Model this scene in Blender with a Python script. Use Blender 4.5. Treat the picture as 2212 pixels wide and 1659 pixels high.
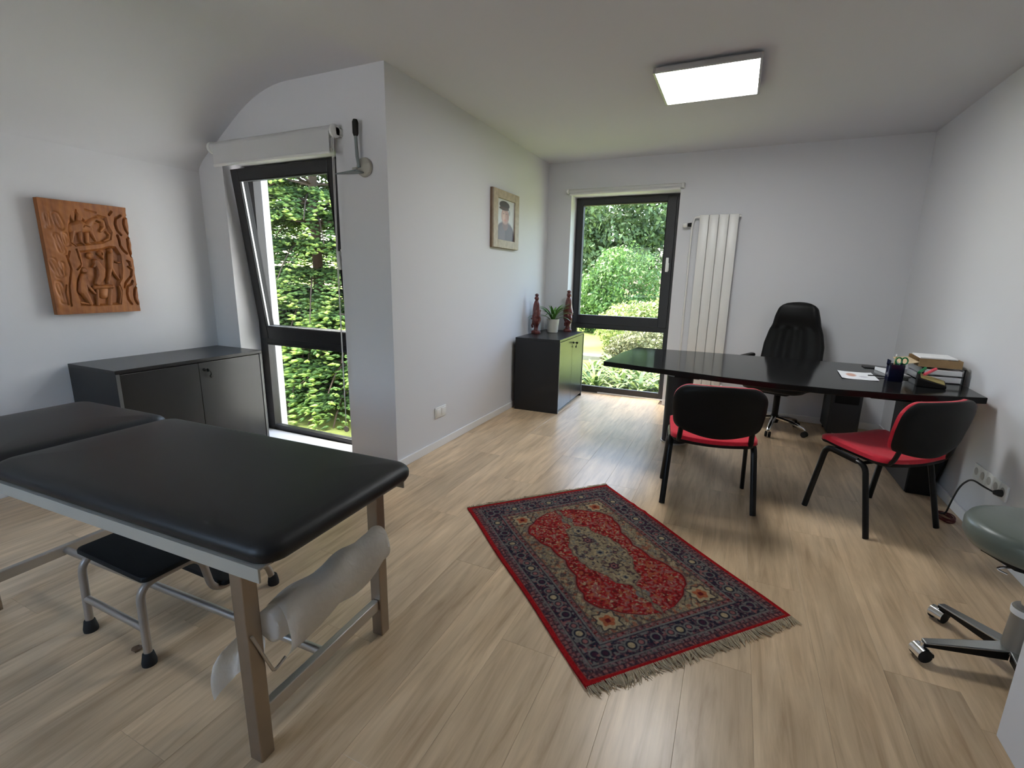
import bpy, bmesh, math, random
import numpy as np
from mathutils import Vector, Matrix

for _o in list(bpy.data.objects):
    bpy.data.objects.remove(_o)
sc = bpy.context.scene
COL = sc.collection
PI = math.pi
R = math.radians
rnd = random.Random(7)

# ------------------------------------------------------------------ camera
cam_data = bpy.data.cameras.new('camera')
cam = bpy.data.objects.new('camera', cam_data)
COL.objects.link(cam)
cam_data.sensor_fit = 'HORIZONTAL'
cam_data.sensor_width = 36.0
cam_data.lens = 1035.18 / 2212 * 36.0
cam_data.clip_start = 0.02
cam_data.clip_end = 400
_yaw, _pitch, _roll = R(24.5817), R(12.4723), R(-1.1192)
_f = Vector((-math.sin(_yaw) * math.cos(_pitch), math.cos(_yaw) * math.cos(_pitch), -math.sin(_pitch)))
_r = Vector((math.cos(_yaw), math.sin(_yaw), 0))
_d = _f.cross(_r)
_r2 = math.cos(_roll) * _r + math.sin(_roll) * _d
_d2 = -math.sin(_roll) * _r + math.cos(_roll) * _d
_m = Matrix.Identity(4)
for _i in range(3):
    _m[_i][0] = _r2[_i]; _m[_i][1] = -_d2[_i]; _m[_i][2] = -_f[_i]
_m[0][3], _m[1][3], _m[2][3] = 0.0, 0.0, 1.27
cam.matrix_world = _m
sc.camera = cam

# ------------------------------------------------------------------ world, sun, exposure
world = bpy.data.worlds.new('sky')
sc.world = world
world.use_nodes = True
_wn = world.node_tree.nodes
_bg = _wn['Background']
_sky = _wn.new('ShaderNodeTexSky')
_sky.sky_type = 'NISHITA'
_sky.sun_disc = False
_sky.sun_elevation = R(58)
_sky.sun_rotation = R(-76)
_sky.air_density = 1.0
_sky.dust_density = 4.0
_sky.ozone_density = 1.0
world.node_tree.links.new(_sky.outputs[0], _bg.inputs[0])
SKY_STRENGTH = 1.15
_bg.inputs[1].default_value = SKY_STRENGTH
sun_data = bpy.data.lights.new('sun', 'SUN')
sun = bpy.data.objects.new('sun', sun_data)
COL.objects.link(sun)
sun_data.energy = 9
sun_data.angle = R(1.0)
sun_data.color = (1.0, 0.97, 0.92)
_sd = Vector((0.50, -0.12, -0.86)).normalized()
sun.rotation_euler = _sd.to_track_quat('-Z', 'Y').to_euler()
sun.location = (-6, 5, 10)
LED_STRENGTH = 15
sc.view_settings.view_transform = 'Standard'
sc.view_settings.look = 'None'
sc.view_settings.gamma = 1.0
sc.view_settings.use_curve_mapping = False
sc.view_settings.exposure = 1.03
sc.cycles.max_bounces = 7
sc.cycles.diffuse_bounces = 4
sc.cycles.glossy_bounces = 3
sc.cycles.transmission_bounces = 4
sc.cycles.transparent_max_bounces = 12
sc.cycles.use_adaptive_sampling = True
sc.cycles.adaptive_threshold = 0.04
sc.cycles.sample_clamp_indirect = 6.0
sc.cycles.caustics_reflective = False
sc.cycles.caustics_refractive = False

# ------------------------------------------------------------------ materials
def new_mat(name):
    m = bpy.data.materials.new(name)
    m.use_nodes = True
    return m, m.node_tree.nodes, m.node_tree.links, m.node_tree.nodes['Principled BSDF']

def mat(name, col, rough=0.5, metal=0.0, bump=0.0, bscale=80.0, var=0.0, vscale=6.0, spec=0.5, coat=0.0, trans=0.0, sheen=0.0):
    m, n, l, b = new_mat(name)
    c = (col[0], col[1], col[2], 1)
    b.inputs['Base Color'].default_value = c
    b.inputs['Roughness'].default_value = rough
    b.inputs['Metallic'].default_value = metal
    b.inputs['Specular IOR Level'].default_value = spec
    b.inputs['Coat Weight'].default_value = coat
    b.inputs['Transmission Weight'].default_value = trans
    b.inputs['Sheen Weight'].default_value = sheen
    tc = n.new('ShaderNodeTexCoord')
    if var > 0:
        t = n.new('ShaderNodeTexNoise'); t.inputs['Scale'].default_value = vscale; t.inputs['Detail'].default_value = 4
        l.new(tc.outputs['Object'], t.inputs['Vector'])
        r = n.new('ShaderNodeValToRGB')
        r.color_ramp.elements[0].position = 0.3; r.color_ramp.elements[1].position = 0.7
        r.color_ramp.elements[0].color = tuple(x * (1 - var) for x in col) + (1,)
        r.color_ramp.elements[1].color = tuple(min(1, x * (1 + var)) for x in col) + (1,)
        l.new(t.outputs['Fac'], r.inputs['Fac']); l.new(r.outputs['Color'], b.inputs['Base Color'])
    if bump > 0:
        t = n.new('ShaderNodeTexNoise'); t.inputs['Scale'].default_value = bscale; t.inputs['Detail'].default_value = 3
        l.new(tc.outputs['Object'], t.inputs['Vector'])
        bp = n.new('ShaderNodeBump'); bp.inputs['Strength'].default_value = bump; bp.inputs['Distance'].default_value = 0.003
        l.new(t.outputs['Fac'], bp.inputs['Height']); l.new(bp.outputs['Normal'], b.inputs['Normal'])
    return m

def emit_mat(name, col, s):
    m, n, l, b = new_mat(name)
    b.inputs['Base Color'].default_value = (0.9, 0.9, 0.9, 1)
    b.inputs['Emission Color'].default_value = (*col, 1)
    b.inputs['Emission Strength'].default_value = s
    return m

def attr_mat(name, rough=0.8, spec=0.3, bump=0.0, bscale=300, coat=0.0, translucent=0.0):
    m, n, l, b = new_mat(name)
    a = n.new('ShaderNodeAttribute'); a.attribute_name = 'Col'
    l.new(a.outputs['Color'], b.inputs['Base Color'])
    b.inputs['Roughness'].default_value = rough
    b.inputs['Specular IOR Level'].default_value = spec
    b.inputs['Coat Weight'].default_value = coat
    if bump > 0:
        tc = n.new('ShaderNodeTexCoord')
        t = n.new('ShaderNodeTexNoise'); t.inputs['Scale'].default_value = bscale
        l.new(tc.outputs['Object'], t.inputs['Vector'])
        bp = n.new('ShaderNodeBump'); bp.inputs['Strength'].default_value = bump; bp.inputs['Distance'].default_value = 0.002
        l.new(t.outputs['Fac'], bp.inputs['Height']); l.new(bp.outputs['Normal'], b.inputs['Normal'])
    if translucent > 0:
        tr = n.new('ShaderNodeBsdfTranslucent'); l.new(a.outputs['Color'], tr.inputs['Color'])
        mx = n.new('ShaderNodeMixShader'); mx.inputs[0].default_value = translucent
        l.new(b.outputs[0], mx.inputs[1]); l.new(tr.outputs[0], mx.inputs[2])
        l.new(mx.outputs[0], n['Material Output'].inputs[0])
    return m

def glass_mat():
    m, n, l, b = new_mat('window_glass')
    n.remove(b)
    t = n.new('ShaderNodeBsdfTransparent'); t.inputs[0].default_value = (0.97, 0.99, 0.98, 1)
    g = n.new('ShaderNodeBsdfGlossy'); g.inputs['Roughness'].default_value = 0.0
    f = n.new('ShaderNodeFresnel'); f.inputs['IOR'].default_value = 1.35
    mx = n.new('ShaderNodeMixShader')
    ge = n.new('ShaderNodeNewGeometry')      # only the outer faces of the pane mirror, the inner ones let light out
    inv = n.new('ShaderNodeMath'); inv.operation = 'SUBTRACT'; inv.inputs[0].default_value = 1.0
    l.new(ge.outputs['Backfacing'], inv.inputs[1])
    ml = n.new('ShaderNodeMath'); ml.operation = 'MULTIPLY'
    l.new(f.outputs[0], ml.inputs[0]); l.new(inv.outputs[0], ml.inputs[1])
    l.new(ml.outputs[0], mx.inputs[0]); l.new(t.outputs[0], mx.inputs[1]); l.new(g.outputs[0], mx.inputs[2])
    l.new(mx.outputs[0], n['Material Output'].inputs[0])
    return m

def fabric_blind_mat():
    m, n, l, b = new_mat('blind_fabric')
    b.inputs['Base Color'].default_value = (0.80, 0.80, 0.80, 1); b.inputs['Roughness'].default_value = 0.9
    tr = n.new('ShaderNodeBsdfTranslucent'); tr.inputs[0].default_value = (0.8, 0.8, 0.82, 1)
    mx = n.new('ShaderNodeMixShader'); mx.inputs[0].default_value = 0.35
    l.new(b.outputs[0], mx.inputs[1]); l.new(tr.outputs[0], mx.inputs[2]); l.new(mx.outputs[0], n['Material Output'].inputs[0])
    return m

def tissue_mat():
    m, n, l, b = new_mat('tissue_paper')
    b.inputs['Base Color'].default_value = (0.80, 0.75, 0.68, 1); b.inputs['Roughness'].default_value = 0.8
    tr = n.new('ShaderNodeBsdfTranslucent'); tr.inputs[0].default_value = (0.86, 0.82, 0.76, 1)
    mx = n.new('ShaderNodeMixShader'); mx.inputs[0].default_value = 0.45
    tp = n.new('ShaderNodeBsdfTransparent')
    m2 = n.new('ShaderNodeMixShader'); m2.inputs[0].default_value = 0.20
    l.new(b.outputs[0], mx.inputs[1]); l.new(tr.outputs[0], mx.inputs[2])
    l.new(mx.outputs[0], m2.inputs[1]); l.new(tp.outputs[0], m2.inputs[2]); l.new(m2.outputs[0], n['Material Output'].inputs[0])
    tc = n.new('ShaderNodeTexCoord'); t = n.new('ShaderNodeTexNoise'); t.inputs['Scale'].default_value = 26; t.inputs['Distortion'].default_value = 1.2
    l.new(tc.outputs['Object'], t.inputs['Vector'])
    bp = n.new('ShaderNodeBump'); bp.inputs['Strength'].default_value = 0.5; bp.inputs['Distance'].default_value = 0.01
    l.new(t.outputs['Fac'], bp.inputs['Height']); l.new(bp.outputs['Normal'], b.inputs['Normal'])
    return m

def plank_mat():
    m, n, l, b = new_mat('oak_plank')
    tc = n.new('ShaderNodeTexCoord'); oi = n.new('ShaderNodeObjectInfo')
    mul = n.new('ShaderNodeMath'); mul.operation = 'MULTIPLY'; mul.inputs[1].default_value = 37.0
    l.new(oi.outputs['Random'], mul.inputs[0])
    cmb = n.new('ShaderNodeCombineXYZ')
    for i in range(3): l.new(mul.outputs[0], cmb.inputs[i])
    add = n.new('ShaderNodeVectorMath'); add.operation = 'ADD'
    l.new(tc.outputs['Object'], add.inputs[0]); l.new(cmb.outputs[0], add.inputs[1])
    mp = n.new('ShaderNodeMapping'); mp.inputs['Scale'].default_value = (14, 1.1, 1)
    l.new(add.outputs[0], mp.inputs['Vector'])
    g = n.new('ShaderNodeTexNoise'); g.inputs['Scale'].default_value = 2.2; g.inputs['Detail'].default_value = 7; g.inputs['Roughness'].default_value = 0.62; g.inputs['Distortion'].default_value = 0.6
    l.new(mp.outputs[0], g.inputs['Vector'])
    r = n.new('ShaderNodeValToRGB')
    e = r.color_ramp.elements
    e[0].position = 0.28; e[0].color = (0.46, 0.312, 0.178, 1)
    e[1].position = 0.72; e[1].color = (0.76, 0.570, 0.362, 1)
    e2 = r.color_ramp.elements.new(0.5); e2.color = (0.64, 0.462, 0.284, 1)
    l.new(g.outputs['Fac'], r.inputs['Fac'])
    # slow knots and clouds
    mp2 = n.new('ShaderNodeMapping'); mp2.inputs['Scale'].default_value = (5, 1.6, 1)
    l.new(add.outputs[0], mp2.inputs['Vector'])
    k = n.new('ShaderNodeTexNoise'); k.inputs['Scale'].default_value = 1.3; k.inputs['Detail'].default_value = 3
    l.new(mp2.outputs[0], k.inputs['Vector'])
    kr = n.new('ShaderNodeMapRange'); kr.inputs['From Min'].default_value = 0.3; kr.inputs['From Max'].default_value = 0.75
    kr.inputs['To Min'].default_value = 0.80; kr.inputs['To Max'].default_value = 1.16
    l.new(k.outputs['Fac'], kr.inputs['Value'])
    pr = n.new('ShaderNodeMapRange'); pr.inputs['To Min'].default_value = 0.90; pr.inputs['To Max'].default_value = 1.08
    l.new(oi.outputs['Random'], pr.inputs['Value'])
    mm = n.new('ShaderNodeMath'); mm.operation = 'MULTIPLY'
    l.new(kr.outputs[0], mm.inputs[0]); l.new(pr.outputs[0], mm.inputs[1])
    vm = n.new('ShaderNodeVectorMath'); vm.operation = 'SCALE'
    l.new(r.outputs['Color'], vm.inputs[0]); l.new(mm.outputs[0], vm.inputs['Scale'])
    l.new(vm.outputs[0], b.inputs['Base Color'])
    b.inputs['Roughness'].default_value = 0.30
    b.inputs['Specular IOR Level'].default_value = 0.5
    bp = n.new('ShaderNodeBump'); bp.inputs['Strength'].default_value = 0.12; bp.inputs['Distance'].default_value = 0.002
    l.new(g.outputs['Fac'], bp.inputs['Height']); l.new(bp.outputs['Normal'], b.inputs['Normal'])
    return m

def brushed_mat(name, col, rough=0.35):
    m, n, l, b = new_mat(name)
    b.inputs['Base Color'].default_value = (*col, 1); b.inputs['Metallic'].default_value = 0.9
    tc = n.new('ShaderNodeTexCoord'); t = n.new('ShaderNodeTexNoise'); t.inputs['Scale'].default_value = 30; t.inputs['Detail'].default_value = 5
    l.new(tc.outputs['Object'], t.inputs['Vector'])
    mr = n.new('ShaderNodeMapRange'); mr.inputs['To Min'].default_value = rough - 0.1; mr.inputs['To Max'].default_value = rough + 0.15
    l.new(t.outputs['Fac'], mr.inputs['Value']); l.new(mr.outputs[0], b.inputs['Roughness'])
    return m

M = {}
M['wall'] = mat('white_plaster', (0.70, 0.705, 0.73), 0.85, bump=0.06, bscale=140, spec=0.2)
M['ceil'] = mat('white_ceiling_paint', (0.66, 0.665, 0.69), 0.9, bump=0.04, bscale=120, spec=0.2)
M['ext'] = mat('outer_render', (0.85, 0.85, 0.85), 0.9, bump=0.2, bscale=60, spec=0.2)
M['skirt'] = mat('white_skirting', (0.82, 0.82, 0.82), 0.45)
M['plank'] = plank_mat()
M['subfloor'] = mat('dark_subfloor', (0.10, 0.07, 0.05), 0.9, var=0.2)
M['frame'] = mat('anthracite_aluminium', (0.016, 0.016, 0.018), 0.38, bump=0.03, bscale=300)
M['gasket'] = mat('black_gasket', (0.01, 0.01, 0.01), 0.7, var=0.1)
M['spacer'] = mat('silver_spacer', (0.55, 0.56, 0.58), 0.35, metal=0.8, var=0.05)
M['glass'] = glass_mat()
M['white_plastic'] = mat('white_plastic', (0.78, 0.78, 0.76), 0.4, var=0.02)
M['socket_hole'] = mat('grey_socket', (0.42, 0.41, 0.39), 0.5, var=0.05)
M['blind'] = fabric_blind_mat()
M['black_lam'] = mat('black_laminate', (0.012, 0.012, 0.013), 0.28, bump=0.05, bscale=500, spec=0.4)
M['grey_lam'] = mat('anthracite_front', (0.018, 0.019, 0.020), 0.27, bump=0.04, bscale=500)
M['edge_lam'] = mat('grey_edge_band', (0.10, 0.105, 0.105), 0.35, var=0.05)
M['desk_top'] = mat('black_gloss_top', (0.012, 0.012, 0.012), 0.10, bump=0.01, bscale=400, spec=0.14)
M['desk_black'] = mat('black_desk_body', (0.004, 0.004, 0.004), 0.42, bump=0.04, bscale=300, spec=0.25)
M['desk_grey'] = mat('dark_grey_panel', (0.024, 0.024, 0.026), 0.5, bump=0.1, bscale=200, spec=0.3)
M['leather'] = mat('black_leatherette', (0.010, 0.010, 0.011), 0.46, bump=0.10, bscale=500, spec=0.38)
M['leather2'] = mat('black_chair_leather', (0.005, 0.005, 0.005), 0.5, bump=0.15, bscale=300, spec=0.25)
M['steel'] = brushed_mat('brushed_steel', (0.52, 0.49, 0.45), 0.38)
M['steel_leg'] = brushed_mat('bronze_tinted_steel', (0.34, 0.28, 0.22), 0.36)
M['painted_metal'] = mat('beige_grey_painted_metal', (0.40, 0.37, 0.31), 0.4, var=0.05)
M['tube_metal'] = mat('taupe_painted_tube', (0.36, 0.31, 0.26), 0.32, metal=0.25, var=0.05)
M['rubber'] = mat('black_rubber', (0.008, 0.008, 0.008), 0.75, bump=0.1)
M['step_pad'] = mat('black_step_mat', (0.006, 0.006, 0.006), 0.6, bump=0.2, bscale=200, spec=0.3)
M['tissue'] = tissue_mat()
M['red'] = mat('red_fabric', (0.62, 0.008, 0.030), 0.85, bump=0.3, bscale=900, var=0.08, vscale=60, sheen=0.2)
M['black_plastic'] = mat('black_plastic', (0.005, 0.005, 0.005), 0.5, bump=0.12, bscale=600, spec=0.22)
M['black_tube'] = mat('black_lacquered_tube', (0.004, 0.004, 0.004), 0.35, var=0.1, spec=0.3)
M['chrome'] = mat('chrome', (0.80, 0.80, 0.80), 0.12, metal=1.0, var=0.02)
M['alu'] = mat('polished_aluminium', (0.42, 0.43, 0.42), 0.25, metal=0.9, var=0.05)
M['stool_green'] = mat('grey_green_leatherette', (0.120, 0.140, 0.118), 0.36, bump=0.06, bscale=300)
M['column'] = mat('grey_taupe_column', (0.26, 0.24, 0.21), 0.35, metal=0.2, var=0.04)
M['wood_relief'] = None
M['rosewood'] = mat('dark_red_wood', (0.110, 0.022, 0.018), 0.30, var=0.35, vscale=30, coat=0.2)
M['frame_wood'] = mat('pale_oak_frame', (0.42, 0.35, 0.26), 0.55, var=0.15, vscale=25, bump=0.1)
M['frame_edge'] = mat('brown_frame_side', (0.20, 0.13, 0.08), 0.6, var=0.15, vscale=25)
M['pot'] = mat('cream_ceramic', (0.62, 0.60, 0.52), 0.35, var=0.03)
M['soil'] = mat('dark_soil', (0.03, 0.02, 0.012), 0.95, var=0.4, vscale=80, bump=0.6)
M['leaf'] = mat('green_leaf', (0.075, 0.20, 0.03), 0.38, var=0.30, vscale=14)
M['rad'] = mat('white_enamel', (0.74, 0.73, 0.70), 0.35, var=0.01)
M['paper'] = mat('white_paper', (0.82, 0.82, 0.82), 0.8, var=0.02)
M['cardboard'] = mat('brown_cardboard', (0.36, 0.23, 0.11), 0.8, var=0.12, vscale=20, bump=0.1)
M['cardboard_in'] = mat('pale_cardboard', (0.58, 0.44, 0.27), 0.8, var=0.1, vscale=20)
M['clear'] = mat('clear_grey_plastic', (0.50, 0.51, 0.52), 0.2, var=0.02)
M['blue_cup'] = mat('dark_blue_plastic', (0.004, 0.006, 0.030), 0.2, var=0.05)
M['green_pl'] = mat('green_plastic', (0.01, 0.20, 0.06), 0.3, var=0.05)
M['pink'] = mat('pink_marker', (0.85, 0.10, 0.14), 0.35, var=0.03)
M['pencil'] = mat('pencil_wood', (0.62, 0.45, 0.22), 0.5, var=0.1)
M['ochre'] = mat('ochre_note', (0.30, 0.24, 0.08), 0.6, var=0.15)
M['cable'] = mat('black_cable', (0.010, 0.010, 0.010), 0.5, var=0.1)
M['cable_red'] = mat('dark_red_cable', (0.10, 0.014, 0.010), 0.5, var=0.1)
M['disc'] = mat('cream_disc', (0.42, 0.41, 0.36), 0.45, var=0.03)
M['rod'] = mat('grey_blue_rod', (0.20, 0.23, 0.23), 0.4, metal=0.3, var=0.05)
M['led'] = emit_mat('led_diffuser', (0.97, 0.99, 1.0), LED_STRENGTH)
M['led_frame'] = mat('satin_nickel_rim', (0.42, 0.41, 0.40), 0.4, metal=0.6, var=0.04)
M['rug'] = attr_mat('woven_rug', 0.95, 0.1, bump=0.5, bscale=600)
M['fringe'] = mat('beige_fringe_yarn', (0.40, 0.32, 0.21), 0.9, var=0.3, vscale=60)
M['portrait'] = attr_mat('portrait_print', 0.5, 0.3, coat=0.05)
M['print'] = attr_mat('printed_sheet', 0.7, 0.3)
M['foliage'] = attr_mat('leafy_foliage', 0.55, 0.3, translucent=0.25)
M['needle'] = attr_mat('fir_needles', 0.6, 0.25, translucent=0.2)
M['bark'] = mat('brown_bark', (0.09, 0.06, 0.04), 0.9, var=0.3, bump=0.6, bscale=30)
M['grass'] = mat('lawn_grass', (0.125, 0.150, 0.040), 0.95, var=0.35, vscale=1.2, bump=0.8, bscale=90, spec=0.03)
M['gravel'] = mat('pale_gravel', (0.42, 0.41, 0.39), 0.9, var=0.2, vscale=30, bump=0.5)
M['stone'] = mat('grey_kerb_stone', (0.30, 0.28, 0.25), 0.9, var=0.2, vscale=8, bump=0.4)

# ------------------------------------------------------------------ mesh helpers
def rotz(v, a):
    c, s = math.cos(a), math.sin(a)
    return (v[0] * c - v[1] * s, v[0] * s + v[1] * c, v[2])

class MB:
    def __init__(self):
        self.v = []; self.f = []
    def add(self, vs, fs):
        o = len(self.v)
        self.v += [tuple(p) for p in vs]
        self.f += [tuple(i + o for i in f) for f in fs]
        return self
    def box(self, x0, x1, y0, y1, z0, z1, rot=None, about=None):
        vs = [(x, y, z) for z in (z0, z1) for y in (y0, y1) for x in (x0, x1)]
        if rot is not None:
            c = Vector(about) if about is not None else Vector(((x0 + x1) / 2, (y0 + y1) / 2, (z0 + z1) / 2))
            vs = [tuple(rot @ (Vector(p) - c) + c) for p in vs]
        return self.add(vs, [(0, 2, 3, 1), (4, 5, 7, 6), (0, 1, 5, 4), (2, 6, 7, 3), (0, 4, 6, 2), (1, 3, 7, 5)])
    def tube(self, pts, r, n=10, radii=None, sx=1.0, sy=1.0):
        pts = [Vector(p) for p in pts]
        T = []
        for i in range(len(pts)):
            a = pts[max(0, i - 1)]; b = pts[min(len(pts) - 1, i + 1)]
            T.append((b - a).normalized())
        up = Vector((0, 0, 1)) if abs(T[0].z) < 0.9 else Vector((1, 0, 0))
        nrm = (up - T[0] * up.dot(T[0])).normalized()
        vs, fs = [], []
        for i, p in enumerate(pts):
            if i:
                nrm = (nrm - T[i] * nrm.dot(T[i]))
                nrm = nrm.normalized() if nrm.length > 1e-6 else T[i].orthogonal().normalized()
            bn = T[i].cross(nrm)
            rr = radii[i] if radii else r
            for k in range(n):
                a = 2 * PI * k / n
                vs.append(tuple(p + nrm * (rr * sx * math.cos(a)) + bn * (rr * sy * math.sin(a))))
        for i in range(len(pts) - 1):
            for k in range(n):
                k2 = (k + 1) % n
                fs.append((i * n + k, i * n + k2, (i + 1) * n + k2, (i + 1) * n + k))
        fs.append(tuple(range(n - 1, -1, -1)))
        fs.append(tuple((len(pts) - 1) * n + k for k in range(n)))
        return self.add(vs, fs)
    def lathe(self, prof, n=24, c=(0, 0, 0), axis='z', fn=None):
        vs, fs = [], []
        for r, z in prof:
            for k in range(n):
                a = 2 * PI * k / n
                rr = r * (fn(a, z) if fn else 1)
                p = (rr * math.cos(a), rr * math.sin(a), z)
                if axis == 'x': p = (p[2], p[0], p[1])
                if axis == 'y': p = (p[1], p[2], p[0])
                vs.append((p[0] + c[0], p[1] + c[1], p[2] + c[2]))
        m = len(prof)
        for i in range(m - 1):
            for k in range(n):
                k2 = (k + 1) % n
                fs.append((i * n + k, i * n + k2, (i + 1) * n + k2, (i + 1) * n + k))
        fs.append(tuple(range(n - 1, -1, -1)))
        fs.append(tuple((m - 1) * n + k for k in range(n)))
        return self.add(vs, fs)
    def prism(self, poly, z0, z1):
        n = len(poly)
        vs = [(x, y, z0) for x, y in poly] + [(x, y, z1) for x, y in poly]
        fs = [tuple(range(n - 1, -1, -1)), tuple(range(n, 2 * n))]
        fs += [(i, (i + 1) % n, n + (i + 1) % n, n + i) for i in range(n)]
        return self.add(vs, fs)
    def loft(self, cx, cy, lx, ly, r, prof, seg=6, warp=None):
        """stack of rounded rectangles: prof = [(inset, z)]"""
        rings = []
        for ins, z in prof:
            hx, hy = lx / 2 - ins, ly / 2 - ins
            rr = max(0.002, min(r - ins * 0.6, hx, hy))
            ring = []
            for q, (sx, sy) in enumerate(((1, 1), (-1, 1), (-1, -1), (1, -1))):
                for k in range(seg + 1):
                    a = PI / 2 * (q + k / seg)
                    x = cx + sx * (hx - rr) + rr * math.cos(a)
                    y = cy + sy * (hy - rr) + rr * math.sin(a)
                    zz = z
                    if warp: x, y, zz = warp(x, y, z)
                    ring.append((x, y, zz))
            rings.append(ring)
        n = len(rings[0])
        vs = [p for ring in rings for p in ring]
        fs = []
        for i in range(len(rings) - 1):
            for k in range(n):
                k2 = (k + 1) % n
                fs.append((i * n + k, i * n + k2, (i + 1) * n + k2, (i + 1) * n + k))
        fs.append(tuple(range(n - 1, -1, -1)))
        fs.append(tuple((len(rings) - 1) * n + k for k in range(n)))
        return self.add(vs, fs)
    def shell(self, nu, nv, fa, fb):
        """closed sheet between two surfaces fa(u,v), fb(u,v), u in -1..1, v in 0..1"""
        A, B = [], []
        for j in range(nv + 1):
            for i in range(nu + 1):
                u = -1 + 2 * i / nu; v = j / nv
                A.append(tuple(fa(u, v))); B.append(tuple(fb(u, v)))
        w = nu + 1; o = len(A)
        fs = []
        for j in range(nv):
            for i in range(nu):
                a = j * w + i
                fs.append((a, a + 1, a + w + 1, a + w))
                fs.append((o + a, o + a + w, o + a + w + 1, o + a + 1))
        for i in range(nu):
            fs.append((i, o + i, o + i + 1, i + 1))
            a = nv * w + i
            fs.append((a, a + 1, o + a + 1, o + a))
        for j in range(nv):
            a = j * w
            fs.append((a, a + w, o + a + w, o + a))
            a = j * w + nu
            fs.append((a, o + a, o + a + w, a + w))
        return self.add(A + B, fs)
    def mesh(self, name, smooth=True, bevel=0.0, bseg=2, angle=40):
        me = bpy.data.meshes.new(name)
        bm = bmesh.new()
        bv = [bm.verts.new(p) for p in self.v]
        for f in self.f:
            if len(set(f)) < 3: continue
            try: bm.faces.new([bv[i] for i in f])
            except ValueError: pass
        bmesh.ops.recalc_face_normals(bm, faces=bm.faces)
        if bevel > 0:
            bm.edges.ensure_lookup_table()
            es = [e for e in bm.edges if len(e.link_faces) == 2 and e.calc_face_angle(0) > R(35)]
            bmesh.ops.bevel(bm, geom=es, offset=bevel, offset_type='OFFSET', segments=bseg, profile=0.5, affect='EDGES', clamp_overlap=True)
        bm.to_mesh(me); bm.free()
        if smooth:
            for p in me.polygons: p.use_smooth = True
            me.set_sharp_from_angle(angle=R(angle))
        return me
    def build(self, name, material, parent=None, loc=(0, 0, 0), rz=0.0, smooth=True, bevel=0.0, bseg=2, angle=40):
        me = self.mesh(name, smooth, bevel, bseg, angle)
        return link(name, me, material, parent, loc, rz)

def link(name, me, material, parent=None, loc=(0, 0, 0), rz=0.0):
    o = bpy.data.objects.new(name, me)
    COL.objects.link(o)
    if material is not None and len(me.materials) == 0:
        me.materials.append(material)
    o.location = loc; o.rotation_euler = (0, 0, rz)
    if parent is not None: o.parent = parent
    return o

def tag(o, label, cat, group=None):
    o['label'] = label; o['category'] = cat
    if group: o['group'] = group
    return o

def thing(name, label, cat, loc=(0, 0, 0), rz=0.0, group=None):
    o = bpy.data.objects.new(name, None)
    COL.objects.link(o)
    o.empty_display_size = 0.1
    o.location = loc; o.rotation_euler = (0, 0, rz)
    return tag(o, label, cat, group)

def struct(o, label=None):
    o['kind'] = 'structure'
    if label: o['label'] = label
    return o

def empty_struct(name, loc=(0, 0, 0), label=None):
    o = bpy.data.objects.new(name, None); COL.objects.link(o); o.location = loc
    o.empty_display_size = 0.1
    return struct(o, label)

def dup_tree(root, loc, rz):
    r = root.copy(); COL.objects.link(r); r.location = loc; r.rotation_euler = (0, 0, rz)
    for ch in list(root.children):
        c = ch.copy(); COL.objects.link(c); c.parent = r
        for g in list(ch.children):
            d = g.copy(); COL.objects.link(d); d.parent = c
    return r

def arc_pts(pts, r, seg=5):
    """round the corners of a polyline"""
    P = [Vector(p) for p in pts]; out = [P[0]]
    for i in range(1, len(P) - 1):
        a, b, c = P[i - 1], P[i], P[i + 1]
        d1 = (a - b); d2 = (c - b)
        t = min(r, d1.length * 0.49, d2.length * 0.49)
        p1 = b + d1.normalized() * t; p2 = b + d2.normalized() * t
        for k in range(seg + 1):
            s = k / seg
            out.append((1 - s) ** 2 * p1 + 2 * s * (1 - s) * b + s * s * p2)
    out.append(P[-1])
    return out

def color_mesh(name, verts, faces, cols, material, parent=None, loc=(0, 0, 0), rz=0.0, smooth=False):
    me = bpy.data.meshes.new(name)
    me.from_pydata([tuple(p) for p in verts], [], [tuple(f) for f in faces])
    a = me.color_attributes.new('Col', 'FLOAT_COLOR', 'POINT')
    c = np.ones((len(verts), 4), np.float32); c[:, :3] = np.asarray(cols, np.float32)
    a.data.foreach_set('color', c.ravel())
    if smooth:
        me.polygons.foreach_set('use_smooth', [True] * len(me.polygons))
    return link(name, me, material, parent, loc, rz)

def srgb(r, g, b):
    def f(x):
        x /= 255.0
        return x / 12.92 if x <= 0.04045 else ((x + 0.055) / 1.055) ** 2.4
    return (f(r), f(g), f(b))

# ------------------------------------------------------------------ room shell
XL, XR, XB = -3.65, 1.28, -1.943      # left wall, right wall, wall beside the portrait
YA, YB = 2.43, 5.09                   # alcove window wall, back wall
ZC = 2.45                             # flat ceiling
YR = -1.30                            # wall behind the camera
XN, YN = 0.822, 1.64                  # projecting white corner near the camera
W1 = (-3.39, -2.335, 0.0, 2.03)       # window 1 opening
W2 = (-1.683, -0.595, 0.0, 2.125)     # window 2 opening
YO1, YO2 = 2.79, 5.46                 # outer faces

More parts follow.
